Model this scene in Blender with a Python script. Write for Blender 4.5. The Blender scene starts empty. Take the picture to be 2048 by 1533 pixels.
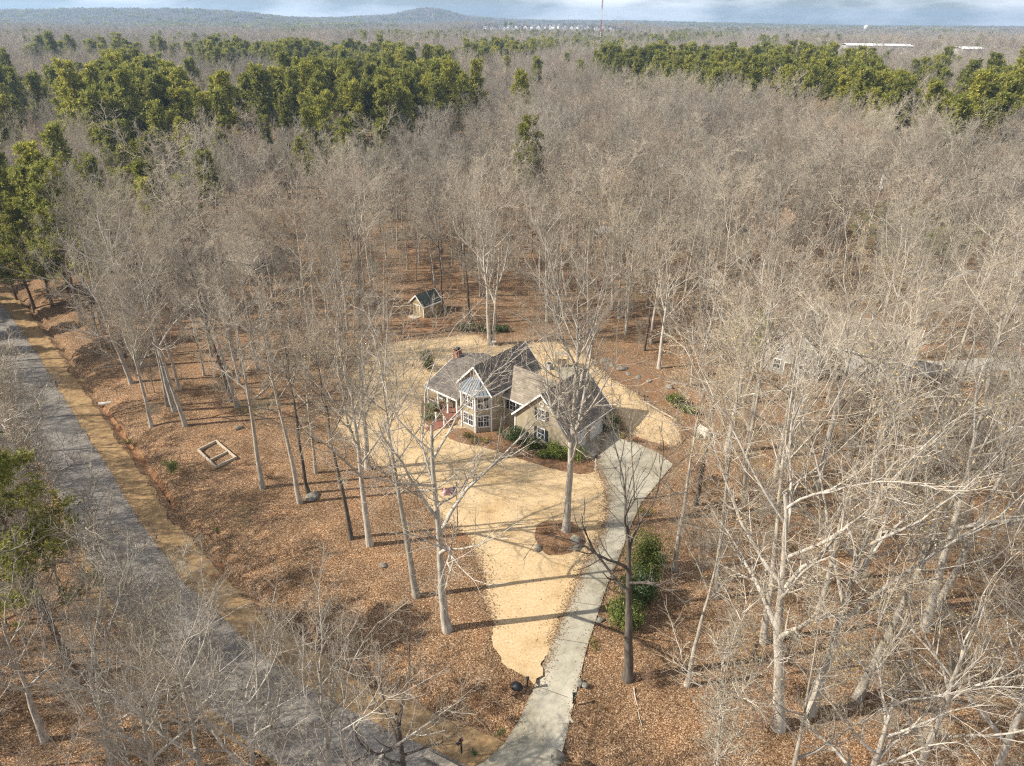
import bpy, math, random
import numpy as np
from mathutils import Vector, Matrix

sc = bpy.context.scene
COL = sc.collection
R = math.radians
rng = np.random.default_rng(7)
random.seed(7)

# ------------------------------------------------------------------ camera, sky, sun, exposure
F_PX, CX, CY = 1365.0, 1024.0, 766.5
CAM_H, PITCH, ROLL = 47.0, R(28.1), R(0.55)
cam_d = bpy.data.cameras.new('camera')
cam = bpy.data.objects.new('camera', cam_d)
COL.objects.link(cam)
cam_d.sensor_width = 36.0
cam_d.lens = 36.0 * F_PX / 2048.0
cam_d.clip_start = 0.5
cam_d.clip_end = 40000.0
cam.matrix_world = (Matrix.Translation((0, 0, CAM_H)) @ Matrix.Rotation(R(90) - PITCH, 4, 'X')
                    @ Matrix.Rotation(ROLL, 4, 'Z'))
sc.camera = cam
sc.render.resolution_x, sc.render.resolution_y = 1024, 766

SUN_EL = R(38.0)
SHADOW_AZ = R(9.5)            # shadows fall towards +X, turned this much towards +Y
sun_d = bpy.data.lights.new('sun', 'SUN')
sun_d.energy = 5.0
sun_d.angle = R(0.53)
sun_d.color = (1.0, 0.93, 0.82)
sun = bpy.data.objects.new('sun', sun_d)
COL.objects.link(sun)
light_dir = Vector((math.cos(SHADOW_AZ) * math.cos(SUN_EL), math.sin(SHADOW_AZ) * math.cos(SUN_EL), -math.sin(SUN_EL)))
sun.rotation_euler = light_dir.to_track_quat('-Z', 'Y').to_euler()
sun.location = (-60, -10, 90)

world = bpy.data.worlds.new('World')
sc.world = world
world.use_nodes = True
wn, wl = world.node_tree.nodes, world.node_tree.links
wn.clear()
wout = wn.new('ShaderNodeOutputWorld')
wbg = wn.new('ShaderNodeBackground')
sky = wn.new('ShaderNodeTexSky')
sky.sky_type = 'NISHITA'
sky.sun_disc = False
sky.sun_elevation = SUN_EL
to_sun = -light_dir
sky.sun_rotation = math.atan2(to_sun.x, to_sun.y)
sky.altitude = 250
sky.air_density = 1.0
sky.dust_density = 0.4
sky.ozone_density = 4.0
wbg.inputs['Strength'].default_value = 0.05
# thin broken cloud, a noise in the direction of view stretched along the horizon
tc = wn.new('ShaderNodeTexCoord')
mp = wn.new('ShaderNodeMapping')
mp.inputs['Scale'].default_value = (2.2, 2.2, 9.0)
mp.inputs['Location'].default_value = (0.35, 1.9, 0.28)
nz = wn.new('ShaderNodeTexNoise')
nz.inputs['Scale'].default_value = 2.6
nz.inputs['Detail'].default_value = 7.0
nz.inputs['Roughness'].default_value = 0.55
rp = wn.new('ShaderNodeValToRGB')
rp.color_ramp.elements[0].position = 0.42
rp.color_ramp.elements[0].color = (0, 0, 0, 1)
rp.color_ramp.elements[1].position = 0.62
rp.color_ramp.elements[1].color = (0.75, 0.75, 0.75, 1)
mx = wn.new('ShaderNodeMix')
mx.data_type = 'RGBA'
mx.inputs['B'].default_value = (24.0, 24.0, 24.8, 1)
wl.new(tc.outputs['Generated'], mp.inputs['Vector'])
wl.new(mp.outputs['Vector'], nz.inputs['Vector'])
wl.new(nz.outputs['Fac'], rp.inputs['Fac'])
wl.new(rp.outputs['Color'], mx.inputs['Factor'])
wl.new(sky.outputs['Color'], mx.inputs['A'])
wl.new(mx.outputs['Result'], wbg.inputs['Color'])
wl.new(wbg.outputs['Background'], wout.inputs['Surface'])

sc.view_settings.view_transform = 'Standard'
sc.view_settings.look = 'None'
sc.view_settings.gamma = 1.0
sc.view_settings.use_curve_mapping = False
sc.view_settings.exposure = 0.7
sc.render.engine = 'CYCLES'
cy = sc.cycles
cy.max_bounces = 4
cy.diffuse_bounces = 2
cy.glossy_bounces = 2
cy.transmission_bounces = 2
cy.volume_bounces = 0
cy.transparent_max_bounces = 8
cy.use_denoising = False
cy.use_adaptive_sampling = False
cy.caustics_reflective = False
cy.caustics_refractive = False
cy.filter_width = 1.2

# ------------------------------------------------------------------ photo pixel -> point in the place
def ray(x, y):
    dx, dy = x - CX, y - CY
    c, s = math.cos(ROLL), math.sin(ROLL)
    rx, ry = c * dx + s * dy, -s * dx + c * dy
    v = (rx / F_PX, 1.0, -ry / F_PX)
    cp, sp = math.cos(PITCH), math.sin(PITCH)
    return Vector((v[0], cp * v[1] + sp * v[2], -sp * v[1] + cp * v[2]))

def at(x, y, z=0.0):
    d = ray(x, y)
    t = (z - CAM_H) / d.z
    return Vector((0, 0, CAM_H)) + d * t

def xy(pts, z=0.0):
    return np.array([at(px, py, z)[:2] for px, py in pts])

def project(P):
    P = np.asarray(P, float)
    dx, dy, dz = P[..., 0], P[..., 1], P[..., 2] - CAM_H
    cp, sp = math.cos(PITCH), math.sin(PITCH)
    fy, fz = cp * dy - sp * dz, sp * dy + cp * dz
    fy = np.where(fy < 0.1, 0.1, fy)
    rx, ry = dx / fy * F_PX, -fz / fy * F_PX
    c, s = math.cos(ROLL), math.sin(ROLL)
    return CX + c * rx - s * ry, CY + s * rx + c * ry

def inside(poly, X, Y):
    poly = np.asarray(poly, float)
    X, Y = np.asarray(X, float), np.asarray(Y, float)
    res = np.zeros(X.shape, bool)
    n = len(poly)
    for i in range(n):
        x1, y1 = poly[i]
        x2, y2 = poly[(i + 1) % n]
        if y1 == y2:
            continue
        c = (Y < max(y1, y2)) & (Y >= min(y1, y2)) & (X < (x2 - x1) * (Y - y1) / (y2 - y1) + x1)
        res ^= c
    return res

def seg_dist(poly, X, Y, closed=True):
    poly = np.asarray(poly, float)
    X, Y = np.asarray(X, float), np.asarray(Y, float)
    best = np.full(X.shape, 1e9)
    n = len(poly)
    for i in range(n if closed else n - 1):
        a, b = poly[i], poly[(i + 1) % n]
        ab = b - a
        t = np.clip(((X - a[0]) * ab[0] + (Y - a[1]) * ab[1]) / max(ab @ ab, 1e-9), 0, 1)
        best = np.minimum(best, np.hypot(X - a[0] - t * ab[0], Y - a[1] - t * ab[1]))
    return best

# ------------------------------------------------------------------ materials
def nmat(name, rough=0.9, spec=0.2):
    m = bpy.data.materials.new(name)
    m.use_nodes = True
    nt = m.node_tree
    b = nt.nodes['Principled BSDF']
    b.inputs['Roughness'].default_value = rough
    b.inputs['Specular IOR Level'].default_value = spec
    return m, nt, b

def N(nt, t, **kw):
    n = nt.nodes.new(t)
    for k, v in kw.items():
        if k in n.inputs:
            n.inputs[k].default_value = v
        else:
            setattr(n, k, v)
    return n

def ramp(nt, stops, interp='LINEAR'):
    n = nt.nodes.new('ShaderNodeValToRGB')
    cr = n.color_ramp
    cr.interpolation = interp
    while len(cr.elements) < len(stops):
        cr.elements.new(0.5)
    for e, (p, c) in zip(cr.elements, stops):
        e.position = p
        e.color = (*c, 1) if len(c) == 3 else c
    return n

def mixc(nt, fac, a, b, blend='MIX'):
    n = nt.nodes.new('ShaderNodeMix')
    n.data_type = 'RGBA'
    n.blend_type = blend
    for sock, v in ((n.inputs['Factor'], fac), (n.inputs['A'], a), (n.inputs['B'], b)):
        if isinstance(v, bpy.types.NodeSocket):
            nt.links.new(v, sock)
        elif isinstance(v, (int, float)):
            sock.default_value = v
        else:
            sock.default_value = (*v, 1) if len(v) == 3 else v
    return n.outputs['Result']

def coords(nt, scale=(1, 1, 1), kind='Object'):
    t = nt.nodes.new('ShaderNodeTexCoord')
    m = nt.nodes.new('ShaderNodeMapping')
    m.inputs['Scale'].default_value = scale
    nt.links.new(t.outputs[kind], m.inputs['Vector'])
    return m.outputs['Vector']

def noise(nt, vec, scale, detail=4, rough=0.55):
    n = nt.nodes.new('ShaderNodeTexNoise')
    n.inputs['Scale'].default_value = scale
    n.inputs['Detail'].default_value = detail
    n.inputs['Roughness'].default_value = rough
    nt.links.new(vec, n.inputs['Vector'])
    return n.outputs['Fac']

def bump(nt, b, h, strength=0.4, dist=0.05):
    n = nt.nodes.new('ShaderNodeBump')
    n.inputs['Strength'].default_value = strength
    n.inputs['Distance'].default_value = dist
    nt.links.new(h, n.inputs['Height'])
    nt.links.new(n.outputs['Normal'], b.inputs['Normal'])

def m_litter():
    m, nt, b = nmat('leaf_litter', 0.95, 0.1)
    v = coords(nt)
    vo = N(nt, 'ShaderNodeTexVoronoi', Scale=15.0)
    nt.links.new(v, vo.inputs['Vector'])
    sep = N(nt, 'ShaderNodeSeparateColor')
    nt.links.new(vo.outputs['Color'], sep.inputs['Color'])
    leaf = ramp(nt, [(0.0, (0.056, 0.031, 0.016)), (0.3, (0.135, 0.079, 0.042)), (0.6, (0.23, 0.141, 0.077)),
                     (0.86, (0.33, 0.224, 0.135)), (1.0, (0.53, 0.425, 0.31))])
    nt.links.new(sep.outputs['Red'], leaf.inputs['Fac'])
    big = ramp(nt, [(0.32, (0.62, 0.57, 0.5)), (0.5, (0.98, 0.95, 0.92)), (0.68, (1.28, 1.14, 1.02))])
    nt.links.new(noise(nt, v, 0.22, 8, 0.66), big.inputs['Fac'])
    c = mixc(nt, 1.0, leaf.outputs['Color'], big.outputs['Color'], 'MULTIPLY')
    moss = ramp(nt, [(0.6, (0, 0, 0)), (0.72, (0.55, 0.55, 0.55))])
    nt.links.new(noise(nt, v, 0.045, 6, 0.62), moss.inputs['Fac'])
    c = mixc(nt, moss.outputs['Color'], c, (0.20, 0.165, 0.075))
    nt.links.new(c, b.inputs['Base Color'])
    bump(nt, b, sep.outputs['Green'], 0.6, 0.06)
    return m

def m_lawn():
    m, nt, b = nmat('dormant_lawn', 0.95, 0.1)
    v = coords(nt)
    fine = ramp(nt, [(0.25, (0.36, 0.25, 0.135)), (0.5, (0.52, 0.385, 0.225)), (0.75, (0.66, 0.52, 0.34))])
    nt.links.new(noise(nt, v, 5.0, 6, 0.7), fine.inputs['Fac'])
    big = ramp(nt, [(0.3, (0.72, 0.66, 0.55)), (0.46, (0.95, 0.93, 0.88)), (0.6, (1.0, 1.0, 1.0)), (0.75, (1.08, 1.06, 1.02))])
    nt.links.new(noise(nt, v, 0.3, 9, 0.68), big.inputs['Fac'])
    c = mixc(nt, 1.0, fine.outputs['Color'], big.outputs['Color'], 'MULTIPLY')
    g = ramp(nt, [(0.6, (0, 0, 0)), (0.8, (0.4, 0.4, 0.4))])
    nt.links.new(noise(nt, v, 0.9, 6, 0.65), g.inputs['Fac'])
    c = mixc(nt, g.outputs['Color'], c, (0.30, 0.27, 0.10))
    nt.links.new(c, b.inputs['Base Color'])
    bump(nt, b, noise(nt, v, 9.0, 4, 0.7), 0.5, 0.05)
    return m

def m_plainnoise(name, stops, scale, detail=5, rough=0.9, bmp=0.3, bdist=0.03, spec=0.2, stretch=(1, 1, 1), nrough=0.6):
    m, nt, b = nmat(name, rough, spec)
    v = coords(nt, stretch)
    f = noise(nt, v, scale, detail, nrough)
    r = ramp(nt, stops)
    nt.links.new(f, r.inputs['Fac'])
    nt.links.new(r.outputs['Color'], b.inputs['Base Color'])
    if bmp:
        bump(nt, b, f, bmp, bdist)
    return m

def m_asphalt():
    m, nt, b = nmat('old_asphalt', 0.9, 0.25)
    v = coords(nt)
    r = ramp(nt, [(0.3, (0.135, 0.122, 0.107)), (0.5, (0.215, 0.196, 0.172)), (0.7, (0.31, 0.283, 0.248))])
    nt.links.new(noise(nt, v, 0.35, 9, 0.72), r.inputs['Fac'])
    ag = N(nt, 'ShaderNodeTexVoronoi', Scale=22.0)
    nt.links.new(v, ag.inputs['Vector'])
    s = N(nt, 'ShaderNodeSeparateColor')
    nt.links.new(ag.outputs['Color'], s.inputs['Color'])
    g = ramp(nt, [(0, (0.7, 0.7, 0.7)), (1, (1.25, 1.25, 1.25))])
    nt.links.new(s.outputs['Red'], g.inputs['Fac'])
    c = mixc(nt, 1.0, r.outputs['Color'], g.outputs['Color'], 'MULTIPLY')
    cr = N(nt, 'ShaderNodeTexVoronoi', Scale=0.32, feature='DISTANCE_TO_EDGE')
    vv = N(nt, 'ShaderNodeVectorMath', operation='ADD')
    nn = N(nt, 'ShaderNodeTexNoise', Scale=1.2, Detail=5.0)
    nt.links.new(v, nn.inputs['Vector'])
    nt.links.new(v, vv.inputs[0])
    nt.links.new(nn.outputs['Color'], vv.inputs[1])
    nt.links.new(vv.outputs['Vector'], cr.inputs['Vector'])
    ck = ramp(nt, [(0.0, (0.55, 0.55, 0.55)), (0.012, (1, 1, 1))])
    nt.links.new(cr.outputs['Distance'], ck.inputs['Fac'])
    c = mixc(nt, 1.0, c, ck.outputs['Color'], 'MULTIPLY')
    nt.links.new(c, b.inputs['Base Color'])
    bump(nt, b, s.outputs['Red'], 0.25, 0.02)
    return m

def m_concrete():
    m, nt, b = nmat('driveway_concrete', 0.88, 0.25)
    v = coords(nt)
    r = ramp(nt, [(0.25, (0.25, 0.226, 0.172)), (0.5, (0.38, 0.35, 0.275)), (0.75, (0.48, 0.45, 0.365))])
    nt.links.new(noise(nt, v, 0.7, 9, 0.68), r.inputs['Fac'])
    st = ramp(nt, [(0.35, (0.7, 0.68, 0.62)), (0.6, (1, 1, 1))])
    nt.links.new(noise(nt, v, 0.16, 6, 0.6), st.inputs['Fac'])
    c = mixc(nt, 0.8, r.outputs['Color'], st.outputs['Color'], 'MULTIPLY')
    cr = N(nt, 'ShaderNodeTexVoronoi', Scale=0.55, feature='DISTANCE_TO_EDGE')
    vv = N(nt, 'ShaderNodeVectorMath', operation='ADD')
    nn = N(nt, 'ShaderNodeTexNoise', Scale=0.9, Detail=6.0)
    nt.links.new(v, nn.inputs['Vector'])
    nt.links.new(v, vv.inputs[0])
    nt.links.new(nn.outputs['Color'], vv.inputs[1])
    nt.links.new(vv.outputs['Vector'], cr.inputs['Vector'])
    ck = ramp(nt, [(0.0, (0.6, 0.57, 0.5)), (0.014, (1, 1, 1))])
    nt.links.new(cr.outputs['Distance'], ck.inputs['Fac'])
    c = mixc(nt, 0.8, c, ck.outputs['Color'], 'MULTIPLY')
    nt.links.new(c, b.inputs['Base Color'])
    bump(nt, b, noise(nt, v, 6, 4), 0.15, 0.02)
    return m

def m_bark(name, stops, lichen=(0.42, 0.44, 0.38), lich=0.62, bright=0.24, stand=0.0):
    m, nt, b = nmat(name, 0.92, 0.15)
    v = coords(nt, (1, 1, 0.22))
    f = noise(nt, v, 5.0, 5, 0.65)
    r = ramp(nt, stops)
    nt.links.new(f, r.inputs['Fac'])
    v2 = coords(nt)
    l = ramp(nt, [(lich, (0, 0, 0)), (lich + 0.1, (0.8, 0.8, 0.8))])
    nt.links.new(noise(nt, v2, 1.4, 5, 0.65), l.inputs['Fac'])
    c = mixc(nt, l.outputs['Color'], r.outputs['Color'], lichen)
    oi = N(nt, 'ShaderNodeObjectInfo')
    br = ramp(nt, [(0, (1 - bright, 1 - bright, 1 - bright)), (0.5, (1, 0.98, 0.95)), (1, (1 + bright, 1 + bright * 0.9, 1 + bright * 0.8))])
    nt.links.new(oi.outputs['Random'], br.inputs['Fac'])
    c = mixc(nt, 1.0, c, br.outputs['Color'], 'MULTIPLY')
    if stand:
        # whole stands differ in tone: a slow noise over the land
        geo = N(nt, 'ShaderNodeNewGeometry')
        sr = ramp(nt, [(0.34, (1 - stand, 1 - stand * 0.9, 1 - stand * 0.75)), (0.5, (1, 0.98, 0.95)), (0.66, (1 + stand, 1 + stand * 0.75, 1 + stand * 0.5))])
        nt.links.new(noise(nt, geo.outputs['Position'], 0.011, 5, 0.65), sr.inputs['Fac'])
        c = mixc(nt, 1.0, c, sr.outputs['Color'], 'MULTIPLY')
    nt.links.new(c, b.inputs['Base Color'])
    bump(nt, b, f, 0.7, 0.05)
    return m

def m_leaf(name, stops, trans=0.25, rough=0.55, rnd=0.25):
    m, nt, b = nmat(name, rough, 0.35)
    geo = N(nt, 'ShaderNodeNewGeometry')
    r = ramp(nt, stops)
    nt.links.new(geo.outputs['Random Per Island'], r.inputs['Fac'])
    oi = N(nt, 'ShaderNodeObjectInfo')
    br = ramp(nt, [(0, (1 - rnd, 1 - rnd, 1 - rnd)), (0.5, (1, 1, 1)), (1, (1 + rnd * 1.3, 1 + rnd, 1 + rnd * 0.4))])
    nt.links.new(oi.outputs['Random'], br.inputs['Fac'])
    c = mixc(nt, 1.0, r.outputs['Color'], br.outputs['Color'], 'MULTIPLY')
    nt.links.new(c, b.inputs['Base Color'])
    if trans:
        tr = N(nt, 'ShaderNodeBsdfTranslucent')
        nt.links.new(c, tr.inputs['Color'])
        ms = N(nt, 'ShaderNodeMixShader')
        ms.inputs['Fac'].default_value = trans
        nt.links.new(b.outputs['BSDF'], ms.inputs[1])
        nt.links.new(tr.outputs['BSDF'], ms.inputs[2])
        nt.links.new(ms.outputs['Shader'], nt.nodes['Material Output'].inputs['Surface'])
    return m

def m_flat(name, col, rough=0.6, spec=0.3, metal=0.0, var=0.12, scale=3.0):
    m, nt, b = nmat(name, rough, spec)
    b.inputs['Metallic'].default_value = metal
    v = coords(nt)
    lo = tuple(x * (1 - var) for x in col)
    hi = tuple(min(1, x * (1 + var)) for x in col)
    r = ramp(nt, [(0.3, lo), (0.7, hi)])
    nt.links.new(noise(nt, v, scale, 6, 0.65), r.inputs['Fac'])
    nt.links.new(r.outputs['Color'], b.inputs['Base Color'])
    return m

def m_shingle(name, a, bcol, row=0.16):
    m, nt, b = nmat(name, 0.92, 0.15)
    t = N(nt, 'ShaderNodeTexCoord')
    s = N(nt, 'ShaderNodeSeparateXYZ')
    nt.links.new(t.outputs['Object'], s.inputs['Vector'])
    mth = N(nt, 'ShaderNodeMath', operation='MULTIPLY')
    mth.inputs[1].default_value = 1.0 / row
    nt.links.new(s.outputs['Z'], mth.inputs[0])
    fr = N(nt, 'ShaderNodeMath', operation='FRACT')
    nt.links.new(mth.outputs[0], fr.inputs[0])
    fl = N(nt, 'ShaderNodeMath', operation='FLOOR')
    nt.links.new(mth.outputs[0], fl.inputs[0])
    cb = N(nt, 'ShaderNodeCombineXYZ')
    nt.links.new(s.outputs['X'], cb.inputs['X'])
    nt.links.new(s.outputs['Y'], cb.inputs['Y'])
    fl2 = N(nt, 'ShaderNodeMath', operation='MULTIPLY')
    fl2.inputs[1].default_value = 3.71
    nt.links.new(fl.outputs[0], fl2.inputs[0])
    nt.links.new(fl2.outputs[0], cb.inputs['Z'])
    vo = N(nt, 'ShaderNodeTexVoronoi', Scale=2.2)
    nt.links.new(cb.outputs['Vector'], vo.inputs['Vector'])
    sc_ = N(nt, 'ShaderNodeSeparateColor')
    nt.links.new(vo.outputs['Color'], sc_.inputs['Color'])
    r = ramp(nt, [(0, a), (1, bcol)])
    nt.links.new(sc_.outputs['Red'], r.inputs['Fac'])
    ln = ramp(nt, [(0.0, (0.45, 0.45, 0.45)), (0.16, (1, 1, 1))])
    nt.links.new(fr.outputs[0], ln.inputs['Fac'])
    c = mixc(nt, 1.0, r.outputs['Color'], ln.outputs['Color'], 'MULTIPLY')
    st = ramp(nt, [(0.35, (0.75, 0.75, 0.75)), (0.65, (1.1, 1.1, 1.1))])
    nt.links.new(noise(nt, t.outputs['Object'], 0.9, 5), st.inputs['Fac'])
    c = mixc(nt, 1.0, c, st.outputs['Color'], 'MULTIPLY')
    nt.links.new(c, b.inputs['Base Color'])
    bump(nt, b, fr.outputs[0], 0.5, 0.03)
    return m

def m_siding(name, col, row=0.2):
    m, nt, b = nmat(name, 0.75, 0.25)
    t = N(nt, 'ShaderNodeTexCoord')
    s = N(nt, 'ShaderNodeSeparateXYZ')
    nt.links.new(t.outputs['Object'], s.inputs['Vector'])
    mth = N(nt, 'ShaderNodeMath', operation='MULTIPLY')
    mth.inputs[1].default_value = 1.0 / row
    nt.links.new(s.outputs['Z'], mth.inputs[0])
    fr = N(nt, 'ShaderNodeMath', operation='FRACT')
    nt.links.new(mth.outputs[0], fr.inputs[0])
    ln = ramp(nt, [(0.0, (0.62, 0.62, 0.62)), (0.12, (1, 1, 1))])
    nt.links.new(fr.outputs[0], ln.inputs['Fac'])
    r = ramp(nt, [(0.3, tuple(x * 0.86 for x in col)), (0.7, tuple(x * 1.1 for x in col))])
    nt.links.new(noise(nt, t.outputs['Object'], 1.3, 6), r.inputs['Fac'])
    c = mixc(nt, 1.0, r.outputs['Color'], ln.outputs['Color'], 'MULTIPLY')
    nt.links.new(c, b.inputs['Base Color'])
    bump(nt, b, fr.outputs[0], 0.4, 0.02)
    return m

M = {}
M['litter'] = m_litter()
M['lawn'] = m_lawn()
M['mulch'] = m_plainnoise('pine_straw_mulch', [(0.3, (0.095, 0.052, 0.028)), (0.5, (0.20, 0.115, 0.062)), (0.72, (0.33, 0.205, 0.12))], 5.0, 6, 0.95, 0.6, 0.05, 0.1)
M['clay'] = m_plainnoise('red_clay', [(0.3, (0.12, 0.065, 0.034)), (0.5, (0.25, 0.13, 0.065)), (0.7, (0.36, 0.21, 0.115))], 1.1, 7, 0.95, 0.5, 0.05, 0.1)
M['verge'] = m_plainnoise('dry_verge_grass', [(0.25, (0.12, 0.075, 0.038)), (0.42, (0.24, 0.155, 0.08)), (0.58, (0.36, 0.245, 0.125)), (0.75, (0.25, 0.205, 0.09))], 1.3, 9, 0.95, 0.5, 0.05, 0.1, nrough=0.72)
M['asphalt'] = m_asphalt()
M['concrete'] = m_concrete()
M['joint'] = m_flat('dark_joint', (0.10, 0.09, 0.07), 0.95)
M['bark'] = m_bark('grey_bark', [(0.25, (0.13, 0.115, 0.09)), (0.5, (0.36, 0.325, 0.27)), (0.75, (0.56, 0.52, 0.44))])
M['bark_dark'] = m_bark('dark_bark', [(0.25, (0.045, 0.038, 0.032)), (0.5, (0.115, 0.098, 0.082)), (0.75, (0.20, 0.175, 0.15))], lich=0.66, bright=0.2)
M['twig'] = m_bark('twig_bark', [(0.3, (0.20, 0.175, 0.135)), (0.6, (0.42, 0.38, 0.31))], lichen=(0.55, 0.54, 0.47), lich=0.6, bright=0.35, stand=0.3)
M['twig_red'] = m_bark('budding_twig_bark', [(0.3, (0.22, 0.16, 0.118)), (0.6, (0.42, 0.325, 0.25))], lichen=(0.50, 0.44, 0.36), lich=0.62, bright=0.35, stand=0.3)
M['bark_pale'] = m_bark('pale_grey_bark', [(0.25, (0.17, 0.15, 0.12)), (0.5, (0.42, 0.385, 0.33)), (0.75, (0.60, 0.56, 0.49))], bright=0.08)
M['pine_bark'] = m_bark('pine_bark', [(0.3, (0.06, 0.042, 0.032)), (0.6, (0.16, 0.115, 0.085))], lich=0.75, bright=0.2)
M['needle'] = m_leaf('pine_needles', [(0, (0.13, 0.155, 0.03)), (0.5, (0.28, 0.29, 0.055)), (1, (0.42, 0.39, 0.09))], 0.5, 0.6, 0.3)
M['leaf_dark'] = m_leaf('dark_evergreen_leaves', [(0, (0.02, 0.04, 0.012)), (0.6, (0.05, 0.085, 0.022)), (1, (0.10, 0.13, 0.035))], 0.15, 0.45)
M['leaf_mid'] = m_leaf('green_shrub_leaves', [(0, (0.06, 0.095, 0.018)), (0.5, (0.15, 0.20, 0.038)), (1, (0.30, 0.33, 0.075))], 0.25, 0.5)
M['leaf_gold'] = m_leaf('yellowing_shrub_leaves', [(0, (0.10, 0.085, 0.02)), (0.5, (0.22, 0.18, 0.04)), (1, (0.34, 0.25, 0.07))], 0.2, 0.6)
M['leaf_rust'] = m_leaf('dry_rust_leaves', [(0, (0.12, 0.05, 0.025)), (0.5, (0.24, 0.12, 0.055)), (1, (0.36, 0.22, 0.12))], 0.2, 0.8)
M['dead_leaf'] = m_leaf('dead_leaves', [(0, (0.12, 0.068, 0.033)), (0.5, (0.26, 0.16, 0.085)), (1, (0.42, 0.30, 0.18))], 0.0, 0.9)
M['seed'] = m_leaf('tan_seed_heads', [(0, (0.42, 0.28, 0.09)), (1, (0.62, 0.46, 0.20))], 0.2, 0.8)
M['rock'] = m_plainnoise('lichen_rock', [(0.3, (0.085, 0.078, 0.062)), (0.5, (0.20, 0.185, 0.15)), (0.7, (0.33, 0.31, 0.255))], 2.5, 8, 0.95, 0.7, 0.08, 0.15)
M['white'] = m_flat('white_paint', (0.74, 0.73, 0.70), 0.55, 0.3, 0, 0.06)
M['tan_wall'] = m_siding('tan_clapboard', (0.38, 0.32, 0.22))
M['shed_wall'] = m_siding('shed_clapboard', (0.42, 0.32, 0.17))
M['grey_wall'] = m_siding('grey_clapboard', (0.42, 0.41, 0.38))
M['beige_wall'] = m_siding('beige_clapboard', (0.50, 0.45, 0.37))
M['white_wall'] = m_siding('white_clapboard', (0.72, 0.72, 0.71))
M['shingle'] = m_shingle('weathered_shingles', (0.125, 0.110, 0.098), (0.215, 0.188, 0.162))
M['shingle_tan'] = m_shingle('tan_shingles', (0.205, 0.172, 0.132), (0.315, 0.265, 0.205))
M['shingle_grey'] = m_shingle('grey_shingles', (0.15, 0.14, 0.135), (0.25, 0.24, 0.23))
M['shed_roof'] = m_shingle('dark_green_shingles', (0.055, 0.07, 0.06), (0.10, 0.12, 0.105))
M['metal_roof'] = m_flat('pale_metal_roof', (0.20, 0.225, 0.25), 0.6, 0.3, 0.0, 0.3)
M['glass'] = m_flat('window_glass', (0.035, 0.045, 0.055), 0.08, 0.6, 0, 0.2)
M['shutter'] = m_flat('dark_shutter', (0.03, 0.035, 0.04), 0.6)
M['brick'] = m_plainnoise('red_brick', [(0.3, (0.16, 0.065, 0.045)), (0.6, (0.30, 0.13, 0.09))], 6, 5)
M['timber'] = m_plainnoise('weathered_timber', [(0.3, (0.32, 0.26, 0.18)), (0.6, (0.50, 0.43, 0.33))], 5, 6, 0.9, 0.3, 0.02)
M['timber_dark'] = m_plainnoise('dark_timber', [(0.3, (0.09, 0.065, 0.045)), (0.6, (0.19, 0.145, 0.10))], 5, 6)
M['paleblock'] = m_plainnoise('pale_block', [(0.3, (0.45, 0.40, 0.33)), (0.6, (0.66, 0.62, 0.54))], 4, 6, 0.95, 0.4, 0.03)
M['black'] = m_flat('black_metal', (0.012, 0.012, 0.014), 0.5, 0.4)
M['steel'] = m_flat('galvanised_steel', (0.42, 0.43, 0.44), 0.5, 0.4, 0.3)
M['red_paint'] = m_flat('red_mast_paint', (0.42, 0.06, 0.035), 0.6)
M['white_roof'] = m_flat('white_roof_sheet', (0.78, 0.77, 0.75), 0.6, 0.3, 0, 0.05, 0.05)
M['gravel'] = m_plainnoise('pale_gravel', [(0.3, (0.30, 0.26, 0.21)), (0.6, (0.45, 0.41, 0.35))], 3, 7, 0.95, 0.4, 0.03)
M['green_grass'] = m_plainnoise('thin_green_grass', [(0.3, (0.16, 0.13, 0.055)), (0.55, (0.20, 0.20, 0.07)), (0.75, (0.30, 0.235, 0.11))], 0.5, 8)

# ------------------------------------------------------------------ mesh helpers
def tag(o, label=None, cat=None, group=None, kind=None):
    if label: o['label'] = label
    if cat: o['category'] = cat
    if group: o['group'] = group
    if kind: o['kind'] = kind
    return o

def empty(name, loc=(0, 0, 0), rz=0.0, **kw):
    o = bpy.data.objects.new(name, None)
    o.empty_display_size = 0.5
    COL.objects.link(o)
    o.location = loc
    o.rotation_euler = (0, 0, rz)
    tag(o, **kw)
    return o

def link(name, me, parent=None, loc=(0, 0, 0), **kw):
    o = bpy.data.objects.new(name, me)
    COL.objects.link(o)
    o.location = loc
    if parent: o.parent = parent
    tag(o, **kw)
    return o

def np_mesh(name, V, polys, mats, mat_idx=None, smooth=False):
    """polys: list of (faces array (n,k)); one mesh from numpy arrays."""
    me = bpy.data.meshes.new(name)
    V = np.ascontiguousarray(V, dtype=np.float32)
    polys = [np.asarray(p, np.int32) for p in polys if len(p)]
    loops = np.concatenate([p.ravel() for p in polys])
    cnt = np.concatenate([np.full(len(p), p.shape[1], np.int32) for p in polys])
    start = np.concatenate([[0], np.cumsum(cnt)[:-1]]).astype(np.int32)
    me.vertices.add(len(V))
    me.vertices.foreach_set('co', V.ravel())
    me.loops.add(len(loops))
    me.loops.foreach_set('vertex_index', loops)
    me.polygons.add(len(cnt))
    me.polygons.foreach_set('loop_start', start)
    me.polygons.foreach_set('loop_total', cnt)
    if mat_idx is not None:
        me.polygons.foreach_set('material_index', np.asarray(mat_idx, np.int32))
    me.polygons.foreach_set('use_smooth', np.full(len(cnt), smooth, bool))
    for m in mats:
        me.materials.append(m)
    me.update(calc_edges=True)
    me.validate()
    return me

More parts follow.
